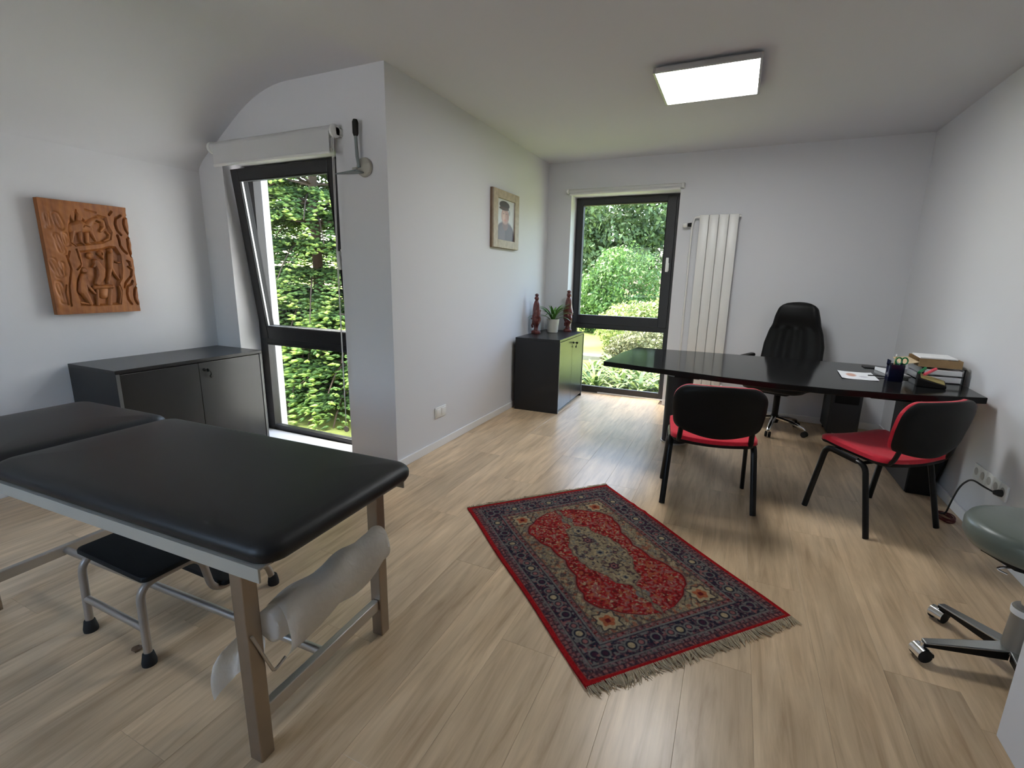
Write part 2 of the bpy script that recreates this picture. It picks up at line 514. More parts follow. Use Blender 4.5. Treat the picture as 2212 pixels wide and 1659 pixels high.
wl = MB().box(XL - 0.25, XL, YR - 0.2, YO1, -0.15, 2.15)
struct(wl.build('wall_left', M['wall'], smooth=False))
wa = MB().box(XL, W1[0], YA, YO1, -0.15, 2.6).box(W1[0], W1[1], YA, YO1, W1[3], 2.6)
struct(wa.build('wall_alcove', M['wall'], smooth=False))
wp = MB().box(W1[1], XB, YA, YO2, -0.15, 2.6)
struct(wp.build('wall_partition', M['wall'], smooth=False))
wb = MB().box(XB, W2[0], YB, YO2, -0.15, 2.6).box(W2[1], XR + 0.25, YB, YO2, -0.15, 2.6).box(W2[0], W2[1], YB, YO2, W2[3], 2.6)
struct(wb.build('wall_back', M['wall'], smooth=False))
wr = MB().box(XR, XR + 0.25, YN, YB, -0.15, 2.6)
struct(wr.build('wall_right', M['wall'], smooth=False))
wn = MB().box(XN, XR + 0.25, YR - 0.2, YN, -0.15, 2.6)
struct(wn.build('wall_near', M['wall'], smooth=False, bevel=0.004))
# wall behind the camera, with an opening added for fill light
W3 = (-2.6, -1.2, 0.8, 2.1)
wx = MB().box(XL, W3[0], YR - 0.2, YR, -0.15, 2.6).box(W3[1], XN, YR - 0.2, YR, -0.15, 2.6)
wx.box(W3[0], W3[1], YR - 0.2, YR, -0.15, W3[2]).box(W3[0], W3[1], YR - 0.2, YR, W3[3], 2.6)
struct(wx.build('wall_rear', M['wall'], smooth=False))

# ceiling: flat with a slope down to the left wall (soft creases)
prof = []
xk, zk, xc = XL, 2.02, -2.96
slope = (ZC - zk) / (xc - xk)
prof.append((XL - 0.25, zk - 0.05))
for k in range(0, 9):
    s = k / 8
    p0 = (XL + 0.0005, zk - 0.045); p1 = (XL + 0.0005, zk); p2 = (XL + 0.10, zk + 0.10 * slope)
    prof.append(((1 - s) ** 2 * p0[0] + 2 * s * (1 - s) * p1[0] + s * s * p2[0], (1 - s) ** 2 * p0[1] + 2 * s * (1 - s) * p1[1] + s * s * p2[1]))
prof.append((xc - 0.26, ZC - 0.26 * slope))
for k in range(1, 8):
    s = k / 8
    p0 = (xc - 0.26, ZC - 0.26 * slope); p1 = (xc, ZC); p2 = (xc + 0.26, ZC)
    prof.append(((1 - s) ** 2 * p0[0] + 2 * s * (1 - s) * p1[0] + s * s * p2[0], (1 - s) ** 2 * p0[1] + 2 * s * (1 - s) * p1[1] + s * s * p2[1]))
prof.append((xc + 0.26, ZC)); prof.append((XR + 0.25, ZC))
ce = MB()
nP = len(prof)
vs = []
for y in (YR - 0.2, YO1):
    vs += [(x, y, z) for x, z in prof]
    vs += [(x, y, z + 0.22) for x, z in prof]
fs = []
o2 = 2 * nP
for i in range(nP - 1):
    fs.append((i, i + 1, o2 + i + 1, o2 + i))
    fs.append((nP + i, o2 + nP + i, o2 + nP + i + 1, nP + i + 1))
    fs.append((i, nP + i, nP + i + 1, i + 1))
    fs.append((o2 + i, o2 + i + 1, o2 + nP + i + 1, o2 + nP + i))
fs.append((0, o2, o2 + nP, nP)); fs.append((nP - 1, 2 * nP - 1, o2 + 2 * nP - 1, o2 + nP - 1))
ce.add(vs, fs)
ce.box(W1[1], XR + 0.25, YO1, YO2, ZC, ZC + 0.22)
struct(ce.build('ceiling', M['ceil'], smooth=True, angle=20))

# floor: slab with individual planks as parts
fl = MB().box(XL, XR, YR, YA, -0.12, -0.008).box(XB, XR, YA, YB, -0.12, -0.008)
fl.box(W1[0], W1[1], YA, YO1, -0.12, -0.008).box(W2[0], W2[1], YB, YO2, -0.12, -0.008)
floor = struct(fl.build('floor', M['subfloor'], smooth=False))
PWD = 0.2035
pl_cache = {}
def plank_mesh(w, ln):
    key = (round(w, 4), round(ln, 3))
    if key not in pl_cache:
        g, b, t = 0.0002, 0.0005, 0.0078
        x0, x1, y0, y1 = g, w - g, g, ln - g
        vs = [(x0, y0, 0), (x1, y0, 0), (x1, y1, 0), (x0, y1, 0),
              (x0, y0, t - b), (x1, y0, t - b), (x1, y1, t - b), (x0, y1, t - b),
              (x0 + b, y0 + b, t), (x1 - b, y0 + b, t), (x1 - b, y1 - b, t), (x0 + b, y1 - b, t)]
        fs = [(0, 1, 5, 4), (1, 2, 6, 5), (2, 3, 7, 6), (3, 0, 4, 7), (4, 5, 9, 8), (5, 6, 10, 9), (6, 7, 11, 10), (7, 4, 8, 11), (8, 9, 10, 11)]
        me = bpy.data.meshes.new('plank'); me.from_pydata(vs, [], fs); me.materials.append(M['plank'])
        pl_cache[key] = me
    return pl_cache[key]
def lay(x0, x1, y0, y1):
    link('plank', plank_mesh(x1 - x0, y1 - y0), M['plank'], floor, (x0, y0, -0.0078))
PLEN = 1.5
kmin = math.floor((XL + 1.043) / PWD)
for k in range(kmin, 14):
    xa = -1.043 + k * PWD; xb_ = xa + PWD
    xa, xb_ = max(xa, XL), min(xb_, XR)
    if xb_ - xa < 0.01: continue
    mid = (xa + xb_) / 2
    ytop = YB + (0.19 if W2[0] < mid < W2[1] else 0) if xb_ > XB + 0.005 else YA
    ylow = YR if xa < XN - 0.005 else YN
    off = ((k * 0.618034) % 1.0) * PLEN
    y = ylow - off
    while y < ytop:
        cuts = sorted({max(y, ylow), min(y + PLEN, ytop)} | {c for c in (YA, YN) if max(y, ylow) < c < min(y + PLEN, ytop) and ((c == YA and xa < XB) or (c == YN and xb_ > XN))})
        for a, b in zip(cuts[:-1], cuts[1:]):
            x0 = max(xa, XB) if a >= YA - 1e-6 else xa
            x1 = min(xb_, XN) if b <= YN + 1e-6 else xb_
            if b - a > 0.004 and x1 - x0 > 0.004: lay(x0, x1, a, b)
        y += PLEN

# skirting boards
def skirt(name, x0, x1, y0, y1):
    struct(MB().box(x0, x1, y0, y1, 0.0002, 0.06).build(name, M['skirt'], smooth=False, bevel=0.003))
skirt('baseboard_left', XL, XL + 0.013, YR, YA)
skirt('baseboard_alcove', XL + 0.013, W1[0], YA - 0.013, YA)
skirt('baseboard_partition', XB, XB + 0.013, YA, YB)
skirt('baseboard_back', W2[1], XR - 0.013, YB - 0.013, YB)
skirt('baseboard_right', XR - 0.013, XR, YN, YB)
struct(MB().box(W1[0] + 0.002, W1[1] - 0.002, YA + 0.004, 2.592, 0.0, 0.03).build('trim_1', M['skirt'], smooth=False, bevel=0.003), 'white low sill board under the narrow alcove window')

# ------------------------------------------------------------------ windows
def frame_ring(mb, x0, x1, y0, y1, z0, z1, l, r, b, t):
    mb.box(x0, x0 + l, y0, y1, z0, z1).box(x1 - r, x1, y0, y1, z0, z1)
    mb.box(x0 + l, x1 - r, y0, y1, z0, z0 + b).box(x0 + l, x1 - r, y0, y1, z1 - t, z1)
    return mb

# window 1 : fixed lower light, tilted upper sash
w1 = empty_struct('window_1', (W1[0], 2.60, 0), 'tall narrow anthracite window with the upper sash tilted open')
ww = W1[1] - W1[0]
fr = MB(); frame_ring(fr, 0.003, ww - 0.003, 0, 0.07, 0.012, 2.028, 0.075, 0.075, 0.045, 0.06)
fr.box(0.07, ww - 0.07, 0, 0.07, 0.735, 0.80)
fr.build('window_frame', M['frame'], w1, smooth=False, bevel=0.003)
bead = MB(); frame_ring(bead, 0.078, ww - 0.078, -0.006, 0.03, 0.057, 0.735, 0.012, 0.012, 0.012, 0.012)
bead.build('glazing_bead', M['frame'], w1, smooth=False, bevel=0.002)
MB().box(0.088, ww - 0.088, 0.022, 0.028, 0.067, 0.726).build('pane', M['glass'], w1, smooth=False)
MB().box(0.082, 0.089, 0.004, 0.024, 0.07, 0.73).build('spacer_strip', M['spacer'], w1, smooth=False)
tilt = Matrix.Rotation(R(6.2), 3, 'X')
hinge = (0, 0, 0.79)
def tilted(mb):
    mb.v = [tuple(tilt @ (Vector(p) - Vector(hinge)) + Vector(hinge)) for p in mb.v]
    return mb
sa = MB(); frame_ring(sa, 0.035, ww - 0.035, -0.012, 0.05, 0.775, 1.99, 0.075, 0.075, 0.09, 0.075)
sash = tilted(sa).build('sash', M['frame'], w1, smooth=False, bevel=0.004)
gk = MB(); frame_ring(gk, 0.110, ww - 0.110, -0.014, 0.052, 0.865, 1.915, 0.008, 0.008, 0.008, 0.008)
tilted(gk).build('gasket', M['gasket'], sash, smooth=False)
tilted(MB().box(0.114, ww - 0.114, 0.016, 0.022, 0.869, 1.911)).build('pane', M['glass'], sash, smooth=False)
sp = MB(); frame_ring(sp, 0.114, ww - 0.114, 0.0, 0.012, 0.869, 1.911, 0.006, 0.006, 0.006, 0.006)
tilted(sp).build('spacer_strip', M['spacer'], sash, smooth=False)
hd = MB().box(ww - 0.085, ww - 0.060, -0.020, -0.012, 1.36, 1.44).box(ww - 0.080, ww - 0.066, -0.055, -0.020, 1.405, 1.425).box(ww - 0.084, ww - 0.062, -0.062, -0.046, 1.31, 1.43)
h = tilted(hd).build('handle', M['white_plastic'], sash, bevel=0.003); h['label'] = 'white window handle'

# window 2 : upper sash with handle, lower fixed light
w2 = empty_struct('window_2', (W2[0], 5.27, 0), 'anthracite garden window beside the radiator')
ww2 = W2[1] - W2[0]
fr = MB(); frame_ring(fr, 0.003, ww2 - 0.003, 0, 0.07, 0.004, 2.122, 0.055, 0.055, 0.065, 0.05)
fr.box(0.055, ww2 - 0.055, 0, 0.07, 0.745, 0.80)
fr.build('window_frame', M['frame'], w2, smooth=False, bevel=0.003)
bead = MB(); frame_ring(bead, 0.056, ww2 - 0.056, -0.004, 0.03, 0.066, 0.745, 0.012, 0.012, 0.012, 0.012)
bead.build('glazing_bead', M['frame'], w2, smooth=False, bevel=0.002)
MB().box(0.066, ww2 - 0.066, 0.022, 0.028, 0.076, 0.735).build('pane', M['glass'], w2, smooth=False)
sa = MB(); frame_ring(sa, 0.020, ww2 - 0.045, -0.014, 0.05, 0.785, 2.105, 0.058, 0.088, 0.092, 0.055)
sash = sa.build('sash', M['frame'], w2, smooth=False, bevel=0.004)
gk = MB(); frame_ring(gk, 0.078, ww2 - 0.133, -0.011, 0.052, 0.877, 2.05, 0.006, 0.006, 0.006, 0.006)
gk.build('gasket', M['gasket'], sash, smooth=False)
MB().box(0.082, ww2 - 0.137, 0.016, 0.022, 0.881, 2.046).build('pane', M['glass'], sash, smooth=False)
hd = MB().box(ww2 - 0.098, ww2 - 0.070, -0.024, -0.014, 1.37, 1.45).box(ww2 - 0.092, ww2 - 0.076, -0.060, -0.024, 1.40, 1.43).box(ww2 - 0.097, ww2 - 0.071, -0.070, -0.052, 1.36, 1.50)
h = hd.build('handle', M['white_plastic'], sash, bevel=0.003); h['label'] = 'white window handle'
struct(MB().box(W2[0] + 0.35, W2[1] - 0.001, 5.258, 5.270, 0.0, 0.016).build('trim_2', M['skirt'], smooth=False, bevel=0.002), 'white strip at the foot of the garden window')

# window 3 : unseen, added behind the camera to let in fill light
w3 = empty_struct('fill_window', (W3[0], YR - 0.12, W3[2]), 'unseen window added in the wall behind the viewer for fill light')
w3w, w3h = W3[1] - W3[0], W3[3] - W3[2]
fr = MB(); frame_ring(fr, 0.002, w3w - 0.002, 0, 0.07, 0.002, w3h - 0.002, 0.07, 0.07, 0.07, 0.07)
fr.box(w3w / 2 - 0.04, w3w / 2 + 0.04, 0, 0.07, 0.07, w3h - 0.07)
fr.build('window_frame', M['frame'], w3, smooth=False, bevel=0.003)
MB().box(0.07, w3w / 2 - 0.04, 0.03, 0.036, 0.07, w3h - 0.07).build('pane', M['glass'], w3, smooth=False)
MB().box(w3w / 2 + 0.04, w3w - 0.07, 0.03, 0.036, 0.07, w3h - 0.07).build('pane', M['glass'], w3, smooth=False)

# ------------------------------------------------------------------ ceiling light
led = thing('ceiling_light', 'square flat LED ceiling light, switched on, with a satin metal rim', 'ceiling light', (-0.286, 3.325, ZC))
rim = MB()
for x0, x1, y0, y1 in ((-0.278, -0.264, -0.278, 0.278), (0.264, 0.278, -0.278, 0.278), (-0.264, 0.264, -0.278, -0.264), (-0.264, 0.264, 0.264, 0.278)):
    rim.box(x0, x1, y0, y1, -0.046, -0.018)
rim.build('rim', M['led_frame'], led, smooth=False, bevel=0.002)
MB().box(-0.2638, 0.2638, -0.2638, 0.2638, -0.043, -0.034).build('diffuser', M['led'], led, smooth=False)
MB().box(-0.2638, 0.2638, -0.2638, 0.2638, -0.0338, -0.018).build('housing', M['led_frame'], led, smooth=False)
MB().box(-0.24, 0.24, -0.24, 0.24, -0.0178, -0.0003).build('mounting_plate', M['led_frame'], led, smooth=False)

# ------------------------------------------------------------------ roller blinds
def roller(name, label, x0, x1, y, z, r, drop, chain=None):
    t = thing(name, label, 'roller blind', (x0, y, z))
    w = x1 - x0
    MB().tube([(0.02, 0, 0), (w - 0.02, 0, 0)], r, 20).build('roller_tube', M['blind'], t)
    for s in (0, 1):
        xx = 0.0 if s == 0 else w
        b = MB().lathe([(r * 1.05, -0.018), (r * 1.15, -0.014), (r * 1.15, 0.0), (r * 0.9, 0.006)] if s else [(r * 0.9, -0.006), (r * 1.15, 0), (r * 1.15, 0.014), (r * 1.05, 0.018)], 18, (xx, 0, 0), axis='x')
        b.box(xx - 0.006, xx + 0.006, 0, 0.052, -0.02, 0.02)
        b.build('bracket', M['white_plastic'], t)
    if drop:
        z1, z0, yy, xa, xb2 = drop
        def fa(u, v): return (xa + (xb2 - xa) * (u + 1) / 2, yy - 0.0, z0 + (z1 - z0) * v)
        def fb(u, v): return (xa + (xb2 - xa) * (u + 1) / 2, yy + 0.002, z0 + (z1 - z0) * v)
        MB().shell(10, 4, fa, fb).build('blind_cloth', M['blind'], t)
        MB().box(xa, xb2, yy - 0.006, yy + 0.008, z0 - 0.016, z0).build('bottom_bar', M['white_plastic'], t, bevel=0.003)
    return t
rb1 = roller('roller_blind', 'white roller blind, slightly lowered, above the tilted alcove window', -3.40, -2.275, 2.375, 2.105, 0.034,
             (-0.005, -0.115, -0.036, 0.055, 1.105))
ch = MB().tube([(1.112, -0.02, -0.03), (1.10, -0.02, -0.7), (1.092, -0.015, -1.2), (1.085, -0.01, -1.82)], 0.0022, 6)
ch.tube([(1.124, -0.02, -0.03), (1.108, -0.02, -0.7), (1.098, -0.015, -1.2), (1.087, -0.01, -1.82)], 0.0022, 6)
c_ = ch.build('pull_chain', M['white_plastic'], rb1)
MB().lathe([(0.004, -0.006), (0.020, -0.004), (0.020, 0.004), (0.004, 0.006)], 16, (1.086, -0.01, -1.86), axis='y').build('chain_weight', M['disc'], c_)
roller('roller_blind', 'white roller blind rolled up above the garden window', -1.715, -0.565, 5.045, 2.158, 0.020,
       (-0.006, -0.024, -0.012, 0.03, 1.12))

# ------------------------------------------------------------------ wall bracket beside window 1
br = thing('wall_bracket', 'wall bracket with cream disc, upright rod with dark grip and small flat plate', 'wall bracket', (-2.125, YA, 1.905))
MB().lathe([(0.052, -0.001), (0.056, -0.008), (0.052, -0.022), (0.03, -0.030)], 28, (0.02, 0, -0.005), axis='y').build('wall_disc', M['disc'], br)
MB().tube([(0.0, -0.035, -0.01), (-0.004, -0.042, 0.05), (-0.006, -0.045, 0.17)], 0.010, 12).build('rod', M['rod'], br)
MB().tube([(-0.006, -0.045, 0.16), (-0.006, -0.045, 0.175), (-0.005, -0.045, 0.235), (-0.005, -0.045, 0.25)], 0.016, 14, radii=[0.011, 0.017, 0.018, 0.012]).build('grip', M['rubber'], br)
MB().prism([(-0.17, -0.055), (0.03, -0.10), (0.03, -0.022), (-0.05, -0.022)], -0.042, -0.034).build('plate', M['rod'], br, smooth=False, bevel=0.002)
MB().box(-0.055, -0.025, -0.035, -0.018, -0.034, -0.005).build('switch_block', M['disc'], br, bevel=0.003)

# ------------------------------------------------------------------ radiator
rad = thing('radiator', 'tall white vertical panel radiator beside the garden window', 'radiator', (-0.395, YB, 0.0))
pw = 0.0845
for i in range(4):
    MB().box(i * pw + 0.0025, (i + 1) * pw - 0.0025, -0.085, -0.055, 0.24, 1.878).build('panel', M['rad'], rad, smooth=True, bevel=0.004)
MB().box(0.01, 4 * pw - 0.01, -0.054, -0.045, 0.25, 1.86).build('back_plate', M['rad'], rad, smooth=False)
for z in (1.862, 0.27): MB().tube([(-0.01, -0.048, z), (4 * pw + 0.015, -0.048, z)], 0.014, 12).build('header_pipe', M['rad'], rad)
for x, z in ((0.03, 1.60), (4 * pw - 0.07, 1.60), (0.03, 0.45), (4 * pw - 0.07, 0.45)): MB().box(x, x + 0.04, -0.046, -0.0005, z, z + 0.04).build('wall_mount', M['rad'], rad, smooth=False)
MB().tube(arc_pts([(0.0, -0.05, 1.862), (-0.045, -0.05, 1.862), (-0.062, -0.05, 1.80), (-0.062, -0.05, 0.12), (-0.062, -0.0005, 0.12)], 0.03), 0.009, 10).build('supply_pipe', M['rad'], rad)
vv = MB().lathe([(0.012, 0), (0.016, 0.004), (0.020, 0.03), (0.020, 0.036)], 16, (-0.105, -0.05, 1.795), axis='x')
valve = vv.build('valve', M['black_plastic'], rad)
MB().lathe([(0.020, 0), (0.022, 0.004), (0.022, 0.036), (0.016, 0.040)], 16, (-0.143, -0.05, 1.795), axis='x').build('valve_knob', M['white_plastic'], valve)

# ------------------------------------------------------------------ cabinets
def cabinet(name, label, loc, rz, L, D, H, keyfrac):
    """front faces +x, length along +y, origin at the near front corner"""
    t = thing(name, label, 'cabinet', loc, rz)
    th = 0.02
    body = MB().box(-D, 0, 0, th, 0.0, H - 0.022).box(-D, 0, L - th, L, 0.0, H - 0.022)
    body.box(-D, -0.012, th, L - th, 0.03, 0.05).box(-D, -D + 0.01, th, L - th, 0.05, H - 0.022)
    body.build('carcass', M['black_lam'], t, smooth=False, bevel=0.0015)
    MB().box(-D, -0.03, th, L - th, 0.0, 0.03).build('plinth', M['black_lam'], t, smooth=False)
    MB().box(-D, 0.0, -0.0005, L + 0.0005, H - 0.022, H).build('top_board', M['black_lam'], t, smooth=False, bevel=0.0015)
    for y0, y1 in ((0.0008, th - 0.001), (L - th + 0.001, L - 0.0008)):
        MB().box(0.0002, 0.0022, y0, y1, 0.003, H - 0.024).build('edge_band', M['edge_lam'], t, smooth=False)
    dw = (L - 2 * th) / 2
    y0 = th + 0.001
    d1 = MB().box(-0.020, -0.002, y0, y0 + dw - 0.0025, 0.033, H - 0.027).build('door', M['grey_lam'], t, smooth=False, bevel=0.0015)
    y1 = y0 + dw
    d2 = MB().box(-0.020, -0.002, y1 + 0.0005, L - th - 0.001, 0.033, H - 0.027).build('door', M['grey_lam'], t, smooth=False, bevel=0.0015)
    yk, zk2 = y1 + 0.035, H - 0.075
    MB().lathe([(0.011, -0.002), (0.011, 0.004), (0.006, 0.006)], 14, (0, yk, zk2), axis='x').build('lock', M['black_plastic'], d2)
    ky = MB().box(0.004, 0.026, yk - 0.006, yk + 0.010, zk2 - 0.002, zk2 + 0.002).lathe([(0.010, -0.003), (0.012, 0.0), (0.010, 0.003)], 14, (0.034, yk, zk2), axis='y')
    ky.tube(arc_pts([(0.034, yk, zk2), (0.030, yk + 0.022, zk2 - 0.012), (0.018, yk + 0.028, zk2 - 0.035)], 0.01), 0.003, 6)
    ky.lathe([(0.008, -0.006), (0.011, 0.0), (0.008, 0.006)], 12, (0.018, yk + 0.028, zk2 - 0.045), axis='x')
    k_ = ky.build('key', M['black_plastic'], d2); k_['label'] = 'small black key in the lock'
    return t
cabinet('cabinet', 'low dark two-door cabinet beneath the carved wooden plaque', (-3.138, 1.472, 0), R(0.8), 0.945, 0.485, 0.714, 0.5)
cabinet('cabinet', 'low black two-door cabinet carrying the statuettes and the potted plant', (-1.446, 4.215, 0), R(1.6), 0.865, 0.448, 0.714, 0.5)

# ------------------------------------------------------------------ carved wooden relief
def relief():
    W_, H_ = 0.437, 0.652
    nx, nz = 260, 388
    U, V = np.meshgrid(np.linspace(0, 1, nx), np.linspace(0, 1, nz))
    asp = H_ / W_
    def seg(a, b):
        ax, ay = a[0], a[1] * asp; bx, by = b[0], b[1] * asp
        dx, dy = bx - ax, by - ay
        L2 = dx * dx + dy * dy + 1e-9
        t = np.clip(((U - ax) * dx + (V * asp - ay) * dy) / L2, 0, 1)
        return np.hypot(U - ax - t * dx, V * asp - ay - t * dy), t
    h = np.zeros_like(U)
    def poly_mask(P):
        m = np.zeros(U.shape, bool); n = len(P); j = n - 1
        for i in range(n):
            xi, yi = P[i]; xj, yj = P[j]
            c = ((yi > V) != (yj > V)) & (U < (xj - xi) * (V - yi) / (yj - yi + 1e-12) + xi)
            m ^= c; j = i
        d = np.full(U.shape, 9.0)
        for i in range(n): d = np.minimum(d, seg(P[i], P[(i + 1) % n])[0])
        return np.where(m, d, 0.0)
    def pit(P, depth, soft):
        nonlocal h
        d = poly_mask(P); h = np.minimum(h, -depth * np.clip(d / soft, 0, 1) ** 0.7)
    def groove(P, w, depth):
        nonlocal h
        for i in range(len(P) - 1):
            d, _t = seg(P[i], P[i + 1]); h = np.minimum(h, -depth * np.clip(1 - d / w, 0, 1) ** 0.6)
    def limb(P, rs, top):
        nonlocal h
        for i in range(len(P) - 1):
            d, t = seg(P[i], P[i + 1]); r = rs[i] + (rs[i + 1] - rs[i]) * t
            q = np.clip(1 - (d / r) ** 2, 0, 1); h = np.where(d < r, np.maximum(h, -0.012 + (top + 0.012) * np.sqrt(q)), h)
    def blob(c, r, top):
        limb([c, (c[0] + 1e-4, c[1])], [r, r], top)
    D = 0.0125
    pit([(0.284, 0.81), (0.33, 0.90), (0.388, 0.927), (0.482, 0.846), (0.636, 0.91), (0.745, 0.895), (0.756, 0.818), (0.79, 0.758), (0.765, 0.686), (0.652, 0.645), (0.426, 0.618), (0.308, 0.602), (0.27, 0.641), (0.264, 0.728)], D * 0.8, 0.035)
    pit([(0.356, 0.57), (0.62, 0.603), (0.72, 0.63), (0.803, 0.626), (0.855, 0.548), (0.851, 0.412), (0.829, 0.323), (0.785, 0.275), (0.806, 0.211), (0.766, 0.070), (0.455, 0.063), (0.271, 0.074), (0.247, 0.217), (0.272, 0.314), (0.347, 0.42), (0.364, 0.451)], D, 0.03)
    # animal
    limb([(0.328, 0.765), (0.42, 0.79), (0.515, 0.775)], [0.075, 0.085, 0.055], 0.001)
    limb([(0.335, 0.74), (0.296, 0.645), (0.335, 0.616)], [0.035, 0.022, 0.015], 0.0)
    limb([(0.41, 0.73), (0.408, 0.65), (0.435, 0.628)], [0.03, 0.022, 0.014], 0.0)
    limb([(0.49, 0.73), (0.47, 0.65), (0.503, 0.634)], [0.03, 0.022, 0.014], -0.001)
    limb([(0.53, 0.755), (0.576, 0.67)], [0.032, 0.016], -0.001)
    limb([(0.51, 0.80), (0.56, 0.845), (0.64, 0.865), (0.69, 0.845), (0.70, 0.80), (0.65, 0.76)], [0.05, 0.05, 0.045, 0.035, 0.028, 0.02], 0.0)
    groove([(0.62, 0.845), (0.65, 0.835)], 0.02, 0.013)
    limb([(0.72, 0.755), (0.752, 0.735), (0.735, 0.695), (0.67, 0.672)], [0.016, 0.02, 0.018, 0.014], -0.001)
    limb([(0.343, 0.90), (0.350, 0.835)], [0.050, 0.018], 0.001)
    limb([(0.45, 0.905), (0.42, 0.85)], [0.055, 0.035], 0.001)
    groove([(0.395, 0.93), (0.385, 0.86)], 0.010, 0.006)
    groove([(0.47, 0.80), (0.52, 0.79)], 0.008, 0.004); groove([(0.47, 0.80), (0.455, 0.785)], 0.008, 0.004)
    groove([(0.50, 0.94), (0.56, 0.93), (0.62, 0.925)], 0.014, 0.004)
    # left leaves and trees (low carving)
    for c0, c1, r in (((0.165, 0.865), (0.197, 0.775), 0.055), ((0.075, 0.865), (0.075, 0.765), 0.035), ((0.135, 0.69), (0.172, 0.56), 0.045), ((0.225, 0.70), (0.235, 0.63), 0.04), ((0.045, 0.47), (0.095, 0.35), 0.05), ((0.14, 0.45), (0.135, 0.36), 0.03), ((0.07, 0.27), (0.10, 0.12), 0.045)):
        d, _t = seg(c0, c1)
        h = np.minimum(h, -0.0032 * np.exp(-((d - r * 0.8) / 0.014) ** 2) * (0.6 + 0.4 * np.sin(V * 60 + U * 35)))
        h = h + np.where(d < r, -0.0025 * (1 - d / r), 0)
        groove([c0, c1], 0.006, 0.003)
    limb([(0.293, 0.595), (0.285, 0.516), (0.25, 0.41)], [0.055, 0.05, 0.035], 0.001)
    for P in ([(0.21, 0.52), (0.235, 0.404), (0.182, 0.255), (0.166, 0.076)], [(0.33, 0.58), (0.36, 0.45), (0.30, 0.40)], [(0.25, 0.56), (0.22, 0.50)], [(0.15, 0.26), (0.13, 0.20), (0.135, 0.09)]):
        groove(P, 0.012, 0.006)
    # right leaves: incised curves
    for P in ([(0.92, 0.92), (0.853, 0.888), (0.834, 0.832), (0.852, 0.778), (0.891, 0.741)], [(1.0, 0.915), (0.957, 0.895), (0.943, 0.839), (0.962, 0.784), (0.995, 0.739)],
              [(0.845, 0.73), (0.857, 0.691), (0.859, 0.636), (0.888, 0.597), (0.929, 0.567)], [(1.0, 0.735), (0.964, 0.705), (0.959, 0.64), (0.969, 0.592), (0.99, 0.541)],
              [(0.917, 0.494), (0.947, 0.482), (0.949, 0.446)], [(0.919, 0.437), (0.961, 0.406), (0.949, 0.356), (0.9, 0.316), (0.857, 0.283), (0.838, 0.235)],
              [(0.952, 0.299), (0.933, 0.271), (0.878, 0.25), (0.855, 0.178), (0.862, 0.12), (0.895, 0.074)], [(0.995, 0.25), (0.968, 0.225), (0.95, 0.159), (0.955, 0.11), (0.974, 0.072)], [(0.81, 0.947), (0.776, 0.917)]):
        groove(P, 0.018, 0.0085)
    # kneeling figure
    blob((0.383, 0.395), 0.046, 0.002)
    limb([(0.37, 0.34), (0.345, 0.27), (0.335, 0.21)], [0.045, 0.062, 0.065], 0.002)
    limb([(0.345, 0.195), (0.395, 0.09)], [0.055, 0.03], 0.001)
    limb([(0.277, 0.103), (0.379, 0.085)], [0.022, 0.014], -0.002)
    limb([(0.385, 0.315), (0.40, 0.25), (0.465, 0.185)], [0.026, 0.022, 0.016], 0.003)
    # two more figures
    blob((0.481, 0.529), 0.048, 0.002)
    limb([(0.54, 0.475), (0.585, 0.40), (0.575, 0.35), (0.52, 0.28)], [0.045, 0.058, 0.058, 0.045], 0.002)
    limb([(0.55, 0.475), (0.50, 0.43)], [0.024, 0.016], 0.003)
    limb([(0.615, 0.55), (0.63, 0.505)], [0.048, 0.012], 0.0)
    groove([(0.62, 0.56), (0.622, 0.545)], 0.012, 0.006)
    blob((0.734, 0.59), 0.036, 0.002)
    limb([(0.725, 0.55), (0.72, 0.49), (0.705, 0.42)], [0.034, 0.042, 0.034], 0.002)
    limb([(0.705, 0.42), (0.67, 0.35), (0.645, 0.285)], [0.030, 0.024, 0.020], 0.001)
    limb([(0.72, 0.42), (0.75, 0.36), (0.785, 0.32)], [0.026, 0.02, 0.018], 0.0)
    limb([(0.745, 0.50), (0.80, 0.475), (0.84, 0.475)], [0.014, 0.012, 0.010], -0.001)
    # table
    limb([(0.47, 0.238), (0.69, 0.246)], [0.030, 0.030], 0.001)
    limb([(0.50, 0.21), (0.482, 0.075)], [0.022, 0.022], -0.001)
    limb([(0.66, 0.215), (0.632, 0.075)], [0.030, 0.030], -0.001)
    limb([(0.58, 0.21), (0.57, 0.17)], [0.07, 0.06], -0.003)
    limb([(0.775, 0.245), (0.79, 0.18), (0.75, 0.09)], [0.016, 0.018, 0.014], -0.001)
    rng = np.random.default_rng(3)
    h = h * 1.45 + 0.0006 * np.sin(V * 90 + 6 * U) * np.sin(U * 40)
    # plaque bows very slightly; ragged right edge
    wob = 0.0012 * np.sin(V * 31) * (U > 0.5) * ((U - 0.5) * 2) ** 6 + 0.0008 * np.sin(V * 77 + 1) * ((U > 0.5) * (U - 0.5) * 2) ** 8
    T = 0.040
    Y = U * W_ + wob; Z = V * H_; X = T + h
    vs = np.stack([X, Y, Z], -1).reshape(-1, 3)
    back = np.stack([np.zeros_like(X), Y, Z], -1).reshape(-1, 3)
    fs = []
    idx = np.arange(nx * nz).reshape(nz, nx)
    q = np.stack([idx[:-1, :-1], idx[:-1, 1:], idx[1:, 1:], idx[1:, :-1]], -1).reshape(-1, 4)
    fs = [tuple(int(k) for k in r) for r in q]
    n0 = nx * nz
    bord = [int(i) for i in idx[0, :]] + [int(i) for i in idx[1:, -1]] + [int(i) for i in idx[-1, -2::-1]] + [int(i) for i in idx[-2:0:-1, 0]]
    bv = [tuple(back[i]) for i in bord]
    nb = len(bord)
